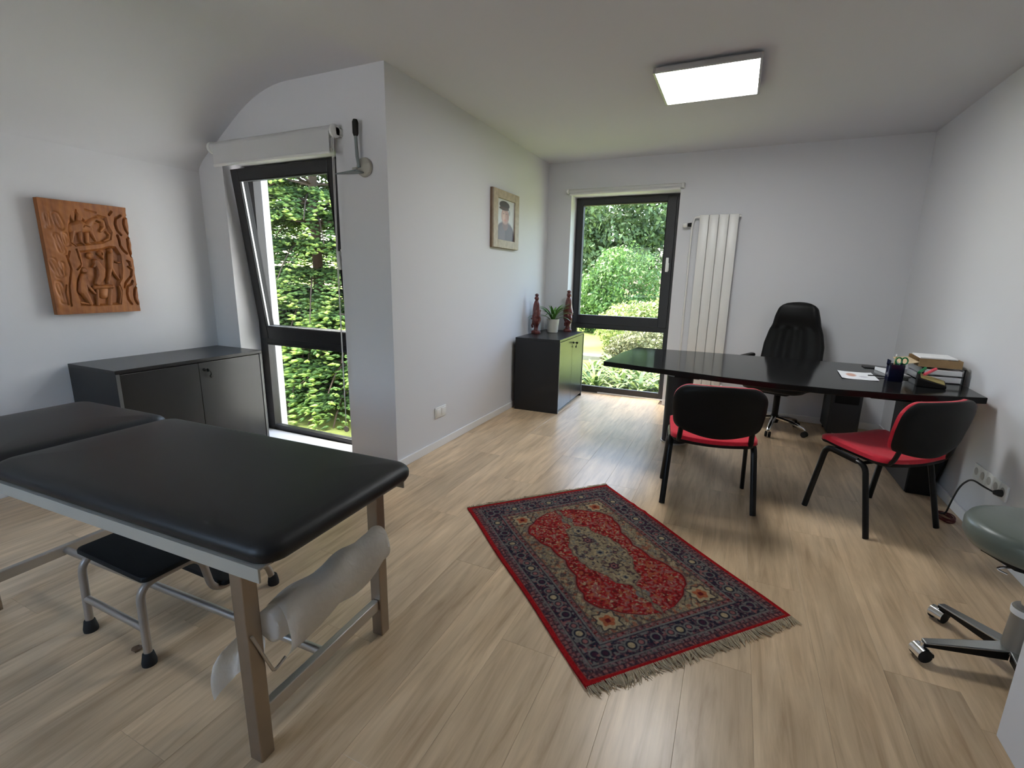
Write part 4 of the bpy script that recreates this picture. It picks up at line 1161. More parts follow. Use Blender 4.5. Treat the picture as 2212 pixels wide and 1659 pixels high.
# ------------------------------------------------------------------ visitor chairs
def rounded_w(W, H, rt, rb):
    def w(t):
        z = t * H
        v = W
        if H - z < rt:
            q = rt - (H - z); v -= rt - math.sqrt(max(0, rt * rt - q * q))
        if z < rb:
            q = rb - z; v -= rb - math.sqrt(max(0, rb * rb - q * q))
        return max(v, 0.004)
    return w
def tspace(v):           # finer rows at both ends
    return 0.5 - 0.5 * math.cos(PI * v)
def visitor_chair(label, loc, rz):
    t = thing('visitor_chair', label, 'chair', loc, rz, 'red visitor chairs at the desk')
    for s in (-1, 1):
        pts = arc_pts([(s * 0.243, 0.190, 0.0), (s * 0.222, 0.128, 0.386), (s * 0.222, -0.105, 0.366), (s * 0.243, -0.190, 0.0)], 0.045, 6)
        n = len(pts); m = n // 2
        MB().tube(pts[:m + 1], 0.0125, 10, sx=1.0, sy=1.35).build('front_leg', M['black_tube'], t)
        MB().tube(pts[m:], 0.0125, 10, sx=1.0, sy=1.35).build('rear_leg', M['black_tube'], t)
        MB().tube(arc_pts([(s * 0.185, 0.02, 0.392), (s * 0.185, -0.195, 0.385), (s * 0.180, -0.226, 0.48), (s * 0.175, -0.240, 0.60)], 0.05, 5), 0.010, 8, sy=1.4).build('back_support', M['black_tube'], t)
    MB().tube([(-0.222, 0.09, 0.385), (0.222, 0.09, 0.382)], 0.009, 8).tube([(-0.222, -0.08, 0.366), (0.222, -0.08, 0.366)], 0.009, 8).build('crossbar', M['black_tube'], t)
    W, D = 0.228, 0.405
    wf = rounded_w(W, D, 0.07, 0.07)
    def seat_z(u, v):    # v 0 rear .. 1 front
        dish = 0.018 * (1 - (2 * v - 0.85) ** 2) * (1 - 0.55 * u * u)
        return 0.437 - dish * 0.9 + 0.010 * u * u - 0.020 * max(0, v - 0.86) ** 1.0 / 0.14 - 0.020 * (1 - v)
    def seat_pt(u, v, off):
        tv = tspace(v); return (u * wf(tv), -0.205 + tv * D, seat_z(u, tv) + off)
    edge = lambda u, v: min(1.0, (1 - abs(u)) / 0.12, tspace(v) * D / 0.03, (1 - tspace(v)) * D / 0.03)
    MB().shell(20, 24, lambda u, v: seat_pt(u, v, 0.0 + 0.012 * math.sqrt(max(0, edge(u, v)))), lambda u, v: seat_pt(u, v, -0.020)).build('seat_cushion', M['red'], t, angle=70)
    MB().shell(20, 24, lambda u, v: seat_pt(u * 1.012, v, -0.0205), lambda u, v: seat_pt(u * (0.99 - 0.05 * (1 - edge(u, v))), v, -0.036 - 0.004 * edge(u, v))).build('seat_shell', M['black_plastic'], t, angle=70)
    # backrest
    HB, WB = 0.262, 0.234
    wbk = rounded_w(WB, HB, 0.085, 0.05)
    def back_pt(u, v, off):
        tv = tspace(v)
        z = 0.470 + tv * HB - 0.030 * (1 - u * u) * (1 - tv) ** 2 + 0.006 * (1 - u * u) * tv
        taper = 0.93 + 0.07 * min(1, tv * 2.2)
        y = -0.215 - 0.050 * tv ** 1.2 - 0.040 * (1 - u * u) + 0.012
        return (u * wbk(tv) * taper, y + off, z)
    be = lambda u, v: min(1.0, (1 - abs(u)) / 0.14, tspace(v) / 0.12, (1 - tspace(v)) / 0.12)
    MB().shell(20, 24, lambda u, v: back_pt(u, v, 0.018 + 0.016 * math.sqrt(max(0, be(u, v)))), lambda u, v: back_pt(u, v, 0.0)).build('backrest_cushion', M['red'], t, angle=70)
    MB().shell(20, 24, lambda u, v: back_pt(u * 1.004, v, -0.0005), lambda u, v: back_pt(u * 0.99, v, -0.010 - 0.012 * math.sqrt(max(0, be(u, v))))).build('backrest_shell', M['black_plastic'], t, angle=70)
    return t
visitor_chair('red visitor chair with its black back to the viewer, at the middle of the desk', (-0.056, 2.955, 0), R(8.0))
visitor_chair('red visitor chair turned sideways at the right end of the desk', (0.799, 3.095, 0), R(39.4))

# ------------------------------------------------------------------ office chair
oc = thing('office_chair', 'black high-backed office chair on a chrome star base behind the desk', 'chair', (0.415, 4.68, 0.0), R(158))
for k in range(5):
    a = R(90 + 72 * k + 10)
    c, s = math.cos(a), math.sin(a)
    lgp = [(0.03 * c, 0.03 * s, 0.115), (0.15 * c, 0.15 * s, 0.100), (0.245 * c, 0.245 * s, 0.072), (0.262 * c, 0.262 * s, 0.058)]
    lo = MB().tube(lgp, 0.02, 10, radii=[0.024, 0.019, 0.015, 0.012], sx=0.8).build('base_leg', M['chrome'], oc)
    cx, cy = 0.262 * c, 0.262 * s
    w_ = MB()
    for q in (-1, 1):
        ox, oy = -s * q * 0.013, c * q * 0.013
        ring = []
        for j in range(16):
            b = 2 * PI * j / 16
            ring.append((0.024 * math.cos(b), 0.024 * math.sin(b)))
        vs = []
        for side in (-0.009, 0.009):
            vs += [(cx + ox + p * c - s * side, cy + oy + p * s + c * side, 0.025 + z) for p, z in ring]
        fs = [tuple(range(15, -1, -1)), tuple(range(16, 32))] + [(j, (j + 1) % 16, 16 + (j + 1) % 16, 16 + j) for j in range(16)]
        w_.add(vs, fs)
    w_.build('caster', M['rubber'], lo, bevel=0.003)
MB().lathe([(0.032, 0.07), (0.036, 0.09), (0.036, 0.13), (0.026, 0.14), (0.026, 0.32), (0.035, 0.345)], 18).build('gas_lift', M['black_plastic'], oc)
MB().loft(0, 0.0, 0.24, 0.26, 0.03, [(0.02, 0.335), (0.0, 0.345), (0.0, 0.365), (0.01, 0.372)]).build('tilt_mechanism', M['black_plastic'], oc)
MB().loft(0, 0.03, 0.50, 0.48, 0.11, [(0.05, 0.372), (0.015, 0.385), (0.0, 0.41), (0.004, 0.44), (0.025, 0.458), (0.07, 0.466), (0.14, 0.468)], 8).build('seat', M['leather2'], oc, angle=60)
HBK = 0.66
def ocw(t):
    return float(np.interp(t, [0, 0.06, 0.2, 0.45, 0.62, 0.72, 0.82, 0.93, 0.97, 1.0], [0.205, 0.235, 0.248, 0.240, 0.215, 0.190, 0.176, 0.155, 0.135, 0.095]))
def oc_pt(u, v, off, bulge):
    t = v
    z = 0.44 + HBK * t + 0.012 * (1 - u * u) * t
    y = -0.215 - 0.055 * t - 0.055 * math.sin(t * PI) * 0.5 + 0.03 * u * u + off
    rib = 0.008 * math.cos(u * PI * 4) * (0.12 < t < 0.66) if bulge else 0
    head = 0.018 * math.exp(-((t - 0.84) / 0.11) ** 2) if bulge else 0
    e = min(1.0, (1 - abs(u)) / 0.2, t / 0.06, (1 - t) / 0.06)
    return (u * ocw(t), y + (0.03 * math.sqrt(max(e, 0)) + rib + head if bulge else -0.02 * math.sqrt(max(e, 0))), z)
MB().shell(32, 44, lambda u, v: oc_pt(u, v, 0.02, True), lambda u, v: oc_pt(u, v, 0.0, False)).build('backrest', M['leather2'], oc, angle=60)
for s in (-1, 1):
    arm = MB().tube(arc_pts([(s * 0.225, 0.10, 0.40), (s * 0.285, 0.09, 0.42), (s * 0.295, 0.06, 0.605), (s * 0.295, -0.12, 0.612)], 0.05, 5), 0.013, 10).build('armrest', M['black_plastic'], oc)
    MB().loft(s * 0.293, 0.0, 0.055, 0.27, 0.026, [(0.01, 0.612), (0.0, 0.619), (0.0, 0.632), (0.006, 0.641), (0.018, 0.644)]).build('arm_pad', M['leather2'], arm)

# ------------------------------------------------------------------ rolling stool
rs = thing('rolling_stool', 'round grey-green rolling stool at the right edge, with aluminium star base', 'stool', (0.972, 1.955, 0.0))
MB().lathe([(0.150, 0.440), (0.184, 0.448), (0.197, 0.470), (0.198, 0.505), (0.190, 0.521), (0.168, 0.529), (0.08, 0.532), (0.01, 0.533)], 48).build('seat', M['stool_green'], rs, angle=60)
MB().lathe([(0.05, 0.412), (0.150, 0.420), (0.152, 0.4405), (0.14, 0.4405)], 8).build('seat_plate', M['black_plastic'], rs, angle=20)
MB().tube(arc_pts([(0.03, -0.02, 0.405), (-0.09, -0.05, 0.405), (-0.13, -0.055, 0.392), (-0.10, -0.06, 0.382)], 0.02, 4), 0.004, 8).build('lever', M['chrome'], rs)
MB().lathe([(0.020, 0.25), (0.020, 0.42)], 18).build('piston', M['chrome'], rs)
MB().lathe([(0.040, 0.085), (0.041, 0.10), (0.036, 0.225), (0.038, 0.2255), (0.038, 0.248), (0.034, 0.254)], 24).build('column', M['column'], rs)
MB().lathe([(0.0395, 0.2265), (0.0400, 0.23), (0.0400, 0.244), (0.0395, 0.247)], 24).build('collar', M['paper'], rs)
for k in range(5):
    a = R(191 - 72 * k)
    c, s = math.cos(a), math.sin(a)
    def P(x, y, z): return (x * c - y * s, x * s + y * c, z)
    vs = [P(0.03, -0.026, 0.102), P(0.03, 0.026, 0.102), P(0.262, 0.014, 0.072), P(0.262, -0.014, 0.072),
          P(0.03, -0.026, 0.094), P(0.03, 0.026, 0.094), P(0.262, 0.014, 0.066), P(0.262, -0.014, 0.066)]
    fs = [(0, 1, 2, 3), (4, 7, 6, 5), (0, 4, 5, 1), (1, 5, 6, 2), (2, 6, 7, 3), (3, 7, 4, 0)]
    lo = MB().add(vs, fs).build('base_leg', M['alu'], rs, smooth=False, bevel=0.003)
    vs = [P(0.03, -0.022, 0.0935), P(0.03, 0.022, 0.0935), P(0.262, 0.011, 0.0655), P(0.262, -0.011, 0.0655),
          P(0.03, -0.020, 0.062), P(0.03, 0.020, 0.062), P(0.262, 0.010, 0.054), P(0.262, -0.010, 0.054)]
    MB().add(vs, fs).build('leg_underside', M['black_plastic'], lo, smooth=False)
    ca = R((20, 219, 120, 60, 330)[k])
    cc, cs = math.cos(ca), math.sin(ca)
    ox, oy, _z = P(0.262, 0, 0)
    wm = MB(); ch_ = MB()
    for q in (-1, 1):
        ring = [(0.024 * math.cos(2 * PI * j / 18), 0.024 * math.sin(2 * PI * j / 18)) for j in range(18)]
        vs = []
        for side in (0.011, 0.024):
            vs += [(ox + p * cc - cs * q * side, oy + p * cs + cc * q * side, 0.0242 + z) for p, z in ring]
        fsw = [tuple(range(17, -1, -1)), tuple(range(18, 36))] + [(j, (j + 1) % 18, 18 + (j + 1) % 18, 18 + j) for j in range(18)]
        wm.add(vs, fsw)
    wo = wm.build('caster', M['rubber'], lo, bevel=0.002)
    hood = []
    nn = 12
    vs = []
    for side in (-0.0105, 0.0105):
        for j in range(nn + 1):
            b = R(-10) + R(200) * j / nn
            vs.append((ox + 0.0262 * math.cos(b) * cc - cs * side * 2.3, oy + 0.0262 * math.cos(b) * cs + cc * side * 2.3, 0.0255 + 0.0262 * math.sin(b)))
    fsw = [(j, j + 1, nn + 2 + j, nn + 1 + j) for j in range(nn)]
    ch_.add(vs, fsw)
    ch_.tube([(ox, oy, 0.045), (ox, oy, 0.066)], 0.007, 10)
    hd_ = ch_.build('caster_hood', M['chrome'], lo)

# ------------------------------------------------------------------ things on the desk
Z0 = ZD + 0.0004
# printed sheet
nu_, nv_ = 40, 28
U, V = np.meshgrid(np.linspace(0, 1, nu_), np.linspace(0, 1, nv_))
colp = np.zeros(U.shape + (3,)); colp[:] = srgb(232, 233, 236)
def pp(mask, c, w): colp[:] = colp * (1 - np.clip(mask, 0, 1)[..., None] * w) + np.array(c) * np.clip(mask, 0, 1)[..., None] * w
pp((1 - np.hypot((U - 0.34) / 0.17, (V - 0.56) / 0.26)) * 3, srgb(190, 130, 100), 0.8)
pp((1 - np.hypot((U - 0.66) / 0.14, (V - 0.40) / 0.14)) * 3, srgb(190, 186, 196), 0.7)
P00, P10, P11, P01 = (0.635, 3.445), (0.822, 3.447), (0.838, 3.735), (0.655, 3.735)
xs = (1 - V) * ((1 - U) * P00[0] + U * P10[0]) + V * ((1 - U) * P01[0] + U * P11[0])
ys = (1 - V) * ((1 - U) * P00[1] + U * P10[1]) + V * ((1 - U) * P01[1] + U * P11[1])
zs = Z0 + 0.0006 + 0.004 * ((U - 0.5) * 2) ** 4
ix = np.arange(nu_ * nv_).reshape(nv_, nu_)
top = np.stack([xs, ys, zs], -1).reshape(-1, 3); bot = top.copy(); bot[:, 2] -= 0.0004
q1 = np.stack([ix[:-1, :-1], ix[:-1, 1:], ix[1:, 1:], ix[1:, :-1]], -1).reshape(-1, 4)
q2 = q1[:, ::-1] + nu_ * nv_
o = color_mesh('paper_sheet', np.concatenate([top, bot]), q1.tolist() + q2.tolist(), np.concatenate([colp.reshape(-1, 3)] * 2), M['print'])
tag(o, 'white printed sheet lying flat on the desk in front of the office chair', 'paper')

cup = thing('pen_cup', 'dark blue pen cup on the desk', 'pen cup', (0.905, 3.515, Z0))
MB().loft(0, 0, 0.078, 0.070, 0.012, [(0.002, 0.0), (0.0, 0.004), (0.0, 0.100), (0.004, 0.101), (0.005, 0.098), (0.005, 0.012), (0.02, 0.010)]).build('holder', M['blue_cup'], cup)
MB().box(-0.039, -0.034, -0.03, 0.035, 0.09, 0.125).build('back_fin', M['blue_cup'], cup, smooth=False, bevel=0.002)
pen = thing('pencil', 'wooden pencil standing in the blue pen cup', 'pencil', (0.905, 3.515, Z0))
MB().tube([(-0.012, 0.012, 0.012), (-0.004, 0.012, 0.145)], 0.0042, 6).build('barrel', M['pencil'], pen, smooth=False)
MB().tube([(-0.004, 0.012, 0.1452), (-0.0035, 0.012, 0.158)], 0.0044, 8).build('eraser', M['paper'], pen)
sci = thing('scissors', 'scissors with green handles standing in the pen cup', 'scissors', (0.905, 3.515, Z0))
MB().tube([(0.006, -0.01, 0.012), (0.012, -0.01, 0.105)], 0.004, 6, sy=2.0).build('blade', M['steel'], sci)
for dx in (-0.004, 0.026):
    MB().tube([(0.010 + dx + 0.015 * math.cos(a * 2 * PI / 14), -0.01 + dx * 0.3, 0.122 + 0.020 * math.sin(a * 2 * PI / 14)) for a in range(15)], 0.0042, 8).build('handle', M['green_pl'], sci)

tray = thing('letter_tray', 'grey letter tray stack under the cardboard box at the right end of the desk', 'letter tray', (1.150, 3.72, Z0))
TW, TD = 0.19, 0.28
for k in range(2):
    z = 0.002 + k * 0.042
    MB().box(-TW / 2, TW / 2, -TD / 2, TD / 2, z, z + 0.003).box(-TW / 2, -TW / 2 + 0.003, -TD / 2, TD / 2, z, z + 0.036).box(TW / 2 - 0.003, TW / 2, -TD / 2, TD / 2, z, z + 0.036).box(-TW / 2, TW / 2, TD / 2 - 0.003, TD / 2, z, z + 0.036).build('tray', M['clear'], tray, smooth=False, bevel=0.001)
MB().box(TW / 2 - 0.002, TW / 2 + 0.005, -TD / 2 - 0.004, -TD / 2 + 0.006, 0.0, 0.0865).box(-TW / 2 - 0.005, -TW / 2 + 0.002, -TD / 2 - 0.004, -TD / 2 + 0.006, 0.0, 0.0865).build('post', M['black_plastic'], tray, smooth=False)
for k in range(2):
    z = 0.0055 + k * 0.042
    tag(MB().box(-TW / 2 + 0.008, TW / 2 - 0.008, -TD / 2 - 0.003, TD / 2 - 0.02, z, z + (0.026 if k else 0.030)).build('paper_stack', M['paper'], None, (1.150, 3.72, Z0), smooth=False, bevel=0.001), ('white paper stack in the upper letter tray' if k else 'white paper stack in the lower letter tray'), 'paper stack')
bx = thing('cardboard_box', 'open brown cardboard box on top of the letter trays', 'box', (1.140, 3.72, Z0 + 0.0868), R(-3))
BW, BD, BH = 0.20, 0.26, 0.045
b_ = MB().box(-BW / 2, BW / 2, -BD / 2, BD / 2, 0, 0.003)
b_.box(-BW / 2, BW / 2, -BD / 2, -BD / 2 + 0.003, 0.003, BH).box(-BW / 2, BW / 2, BD / 2 - 0.003, BD / 2, 0.003, BH).box(BW / 2 - 0.003, BW / 2, -BD / 2 + 0.003, BD / 2 - 0.003, 0.003, BH)
b_.box(-BW / 2, -BW / 2 + 0.003, -BD / 2 + 0.003, BD / 2 - 0.003, 0.003, BH * 0.5)
b_.build('tray_body', M['cardboard'], bx, smooth=False)
MB().add([(-BW / 2, -BD / 2 + 0.003, BH * 0.5), (-BW / 2, BD / 2 - 0.003, BH * 0.5), (-BW / 2 - 0.085, BD / 2 - 0.03, BH * 0.35), (-BW / 2 - 0.075, -BD / 2 + 0.05, -0.005),
          (-BW / 2, -BD / 2 + 0.003, BH * 0.5 + 0.003), (-BW / 2, BD / 2 - 0.003, BH * 0.5 + 0.003), (-BW / 2 - 0.085, BD / 2 - 0.03, BH * 0.35 + 0.003), (-BW / 2 - 0.075, -BD / 2 + 0.05, -0.002)],
         [(0, 3, 2, 1), (4, 5, 6, 7), (0, 1, 5, 4), (1, 2, 6, 5), (2, 3, 7, 6), (3, 0, 4, 7)]).build('flap', M['cardboard_in'], bx, smooth=False)
tag(MB().box(-0.09, 0.085, -0.10, 0.11, 0, 0.008).build('paper_stack', M['paper'], None, (1.140, 3.72, Z0 + 0.0868 + BH + 0.0004), R(-4), smooth=False, bevel=0.001), 'white papers lying on the brown cardboard box', 'paper stack')
wed = MB().add([(-0.05, -0.12, 0), (0.06, -0.12, 0), (0.06, 0.12, 0), (-0.05, 0.12, 0), (-0.05, -0.12, 0.02), (0.06, -0.12, 0.006), (0.06, 0.12, 0.006), (-0.05, 0.12, 0.02)], [(0, 3, 2, 1), (4, 5, 6, 7), (0, 1, 5, 4), (1, 2, 6, 5), (2, 3, 7, 6), (3, 0, 4, 7)])
tag(wed.build('envelope_stack', M['paper'], None, (0.965, 3.82, Z0), R(8), smooth=False, bevel=0.001), 'white envelopes stacked between the pen cup and the cardboard box', 'envelopes')
hold = thing('desk_organiser', 'black slanted desk organiser beside the pen cup', 'desk organiser', (1.045, 3.43, Z0), R(-12))
MB().add([(-0.055, -0.06, 0), (0.075, -0.06, 0), (0.075, 0.05, 0), (-0.055, 0.05, 0), (-0.055, -0.06, 0.050), (0.075, -0.06, 0.016), (0.075, 0.05, 0.030), (-0.055, 0.05, 0.065)],
         [(0, 3, 2, 1), (4, 5, 6, 7), (0, 1, 5, 4), (1, 2, 6, 5), (2, 3, 7, 6), (3, 0, 4, 7)]).build('body', M['black_plastic'], hold, smooth=False, bevel=0.004)
MB().add([(-0.040, -0.045, 0.0485), (0.068, -0.05, 0.0205), (0.068, 0.035, 0.031), (-0.040, 0.04, 0.062), (-0.040, -0.045, 0.0515), (0.068, -0.05, 0.0235), (0.068, 0.035, 0.034), (-0.040, 0.04, 0.065)],
         [(0, 3, 2, 1), (4, 5, 6, 7), (0, 1, 5, 4), (1, 2, 6, 5), (2, 3, 7, 6), (3, 0, 4, 7)]).build('note_pad', M['ochre'], hold, smooth=False)
tag(MB().tube([(1.015, 3.415, Z0 + 0.066), (1.075, 3.455, Z0 + 0.098)], 0.008, 10).build('marker_pen', M['pink']), 'pink marker pen sticking out of the black desk organiser', 'marker')
tag(MB().tube([(0.998, 3.44, Z0 + 0.071), (1.035, 3.48, Z0 + 0.094)], 0.008, 10).build('marker_pen', M['green_pl']), 'green marker pen beside the pink one on the desk organiser', 'marker')
tag(MB().tube(arc_pts([(0.80, 3.62, Z0 + 0.004), (0.84, 3.60, Z0 + 0.010), (0.90, 3.62, Z0 + 0.004), (1.0, 3.60, Z0 + 0.004)], 0.03, 5), 0.0035, 6).build('desk_lead', M['cable']), 'thin black lead running over the desk behind the pen cup', 'cable')
tag(MB().loft(0.90, 4.02, 0.10, 0.10, 0.012, [(0.002, Z0), (0.0, Z0 + 0.001), (0.0, Z0 + 0.005), (0.002, Z0 + 0.006)]).build('closed_notebook', M['desk_grey']), 'closed dark notebook at the rear edge of the desk', 'notebook')

# ------------------------------------------------------------------ statuettes and plant on the far cabinet
def statuette(label, loc, rz, H, flip):
    t = thing('statuette', label, 'statuette', loc, rz, 'carved figures on the far cabinet')
    MB().loft(0, 0, 0.085, 0.075, 0.02, [(0.002, 0), (0.0, 0.004), (0.0, 0.022), (0.006, 0.03), (0.016, 0.034)]).build('base', M['rosewood'], t)
    pr = [(0.026, 0.030), (0.020, 0.055), (0.024, 0.075), (0.040, 0.105), (0.046, 0.135), (0.044, 0.17), (0.039, 0.215), (0.034, 0.26), (0.029, 0.30), (0.022, 0.325), (0.016, 0.335)]
    sc_ = H / 0.40
    def fn(a, z):
        return 1 + 0.10 * math.cos(2 * a + flip) + 0.10 * math.sin(a * 3 + z * 60) * (0.06 < z < 0.18) + 0.07 * math.cos(a * 5 - z * 40) * (0.18 <= z < 0.31)
    dense = []
    zz = np.linspace(0.030, 0.335, 34)
    for z in zz: dense.append((float(np.interp(z, [p[1] for p in pr], [p[0] for p in pr])), float(z)))
    b = MB().lathe(dense, 28, fn=fn); b.v = [(x, y, z * sc_) for x, y, z in b.v]
    b.tube([(0.030, -0.025, 0.24 * sc_), (0.046, -0.010, 0.20 * sc_), (0.040, 0.018, 0.155 * sc_), (0.022, 0.040, 0.150 * sc_)], 0.009, 8)
    b.tube([(-0.030, -0.025, 0.24 * sc_), (-0.044, 0.0, 0.185 * sc_), (-0.020, 0.038, 0.17 * sc_)], 0.009, 8)
    b.tube([(0.01, 0.035, 0.10 * sc_), (0.032, 0.03, 0.085 * sc_), (0.03, 0.02, 0.06 * sc_)], 0.010, 8)
    b.build('body', M['rosewood'], t, angle=70)
    hb = MB().lathe([(0.012, 0.332), (0.019, 0.340), (0.022, 0.352), (0.020, 0.368), (0.013, 0.376), (0.020, 0.381), (0.021, 0.388), (0.014, 0.398), (0.004, 0.401)], 22, fn=lambda a, z: 1 + 0.08 * math.cos(2 * a))
    hb.v = [(x, y, z * sc_) for x, y, z in hb.v]
    hb.box(-0.004, 0.004, 0.016, 0.027, 0.348 * sc_, 0.360 * sc_)
    hb.build('head', M['rosewood'], t, angle=60)
    return t
ZT = 0.7144
statuette('dark red carved wooden statuette to the left of the potted plant', (-1.845, 4.60, ZT), R(150), 0.405, 0.0)
statuette('dark red carved wooden statuette to the right of the potted plant, by the window', (-1.625, 4.97, ZT), R(200), 0.44, 1.2)
pt = thing('potted_plant', 'green strap-leaved plant in a cream pot between the two statuettes', 'plant', (-1.735, 4.80, ZT))
MB().lathe([(0.050, 0.0), (0.055, 0.004), (0.066, 0.125), (0.068, 0.13), (0.068, 0.142), (0.062, 0.142), (0.060, 0.12)], 28).build('pot', M['pot'], pt)
MB().lathe([(0.0605, 0.10), (0.060, 0.122), (0.02, 0.128)], 20).build('soil', M['soil'], pt)
r = random.Random(12)
for k in range(30):
    a = k * 2.39996 + r.uniform(-0.2, 0.2)
    Lf = r.uniform(0.22, 0.33) if k > 8 else r.uniform(0.20, 0.27)
    up = r.uniform(0.75, 1.3) if k > 8 else r.uniform(1.2, 1.5)
    wd = r.uniform(0.009, 0.015)
    n = 8
    vs = []
    x = 0.012; z = 0.115; th = up
    pts = []
    for i in range(n + 1):
        pts.append((x, z, th)); x += Lf / n * math.cos(th); z += Lf / n * math.sin(th); th -= r.uniform(0.16, 0.26) * (1.4 - up * 0.5)
    for i, (xx, zz_, tt) in enumerate(pts):
        s = i / n; w = wd * (0.45 + 1.3 * s if s < 0.4 else 0.97 * (1 - ((s - 0.4) / 0.6) ** 2.2) + 0.02)
        for sgn, dz in ((-1, 0.35), (0, 0), (1, 0.35)):
            p = (xx - dz * w * math.sin(tt) * 1, sgn * w, zz_ + dz * w * math.cos(tt))
            vs.append(rotz(p, a))
    fs = []
    for i in range(n):
        for q in range(2):
            fs.append((i * 3 + q, i * 3 + q + 1, i * 3 + q + 4, i * 3 + q + 3))
    MB().add(vs, fs).build('leaf', M['leaf'], pt, angle=80)

# ------------------------------------------------------------------ garden
gr = MB().box(-40, 40, 5.60, 60, -0.6, -0.20).box(-40, XL - 0.25, -1.5, 5.60, -0.6, -0.20).box(XL - 0.25, W1[1], YO1, 5.60, -0.6, -0.20).box(W1[1], 40, YO2, 5.60, -0.6, -0.20)
gr.box(XR + 0.25, 40, -1.5, YO2, -0.6, -0.20)
struct(MB().box(-40, 40, -40, YR - 0.2, -0.6, -0.20).build('neutral_ground', M['gravel'], smooth=False), 'unseen pale gravel behind the house, added against green bounce light')  # unseen ground, made grey to keep green bounce off the ceiling
struct(MB().box(W2[0] - 0.3, XR, YO2, 5.86, -0.2, -0.17).build('bounce_strip', M['gravel'], smooth=False), 'unseen pale strip outside the garden window, added to bounce light inside')  # added out of view to bounce sunlight up onto the ceiling
ground = struct(gr.build('ground', M['grass'], smooth=False), 'sunlit green lawn outside the windows')

def spindle_cloud(name, P, Dv, Ln, Wd, C, material, parent):
    """many elongated octahedra: centres P, directions Dv, half lengths Ln, half widths Wd, colours C"""
    P = np.asarray(P); Dv = np.asarray(Dv); Ln = np.asarray(Ln)[:, None]; Wd = np.asarray(Wd)[:, None]; C = np.asarray(C)
    Dv = Dv / np.linalg.norm(Dv, axis=1, keepdims=True)
    ref = np.tile(np.array([0.0, 0.0, 1.0]), (len(P), 1))
    s = np.cross(Dv, ref); s /= np.linalg.norm(s, axis=1, keepdims=True) + 1e-9
    t = np.cross(s, Dv)
    V = np.stack([P - Dv * Ln, P + Dv * Ln, P + s * Wd, P - s * Wd, P + t * Wd * 0.7, P - t * Wd * 0.7], 1).reshape(-1, 3)
    base = np.array([(0, 2, 4), (0, 4, 3), (0, 3, 5), (0, 5, 2), (1, 4, 2), (1, 3, 4), (1, 5, 3), (1, 2, 5)])
    F = (np.arange(len(P))[:, None, None] * 6 + base[None]).reshape(-1, 3)
    return np_mesh(name, V, F, np.repeat(C, 6, 0), material, parent)

def np_mesh(name, V, F, C, material, parent, loc=(0, 0, 0)):
    me = bpy.data.meshes.new(name)
    nv, nf, k = len(V), len(F), F.shape[1]
    me.vertices.add(nv); me.vertices.foreach_set('co', V.astype(np.float32).ravel())
    me.loops.add(nf * k); me.loops.foreach_set('vertex_index', F.astype(np.int32).ravel())
    me.polygons.add(nf); me.polygons.foreach_set('loop_start', np.arange(0, nf * k, k, dtype=np.int32)); me.polygons.foreach_set('loop_total', np.full(nf, k, np.int32))
    me.update(calc_edges=True)
    a = me.color_attributes.new('Col', 'FLOAT_COLOR', 'POINT')
    c = np.ones((nv, 4), np.float32); c[:, :3] = C
    a.data.foreach_set('color', c.ravel())
    return link(name, me, material, parent, loc)

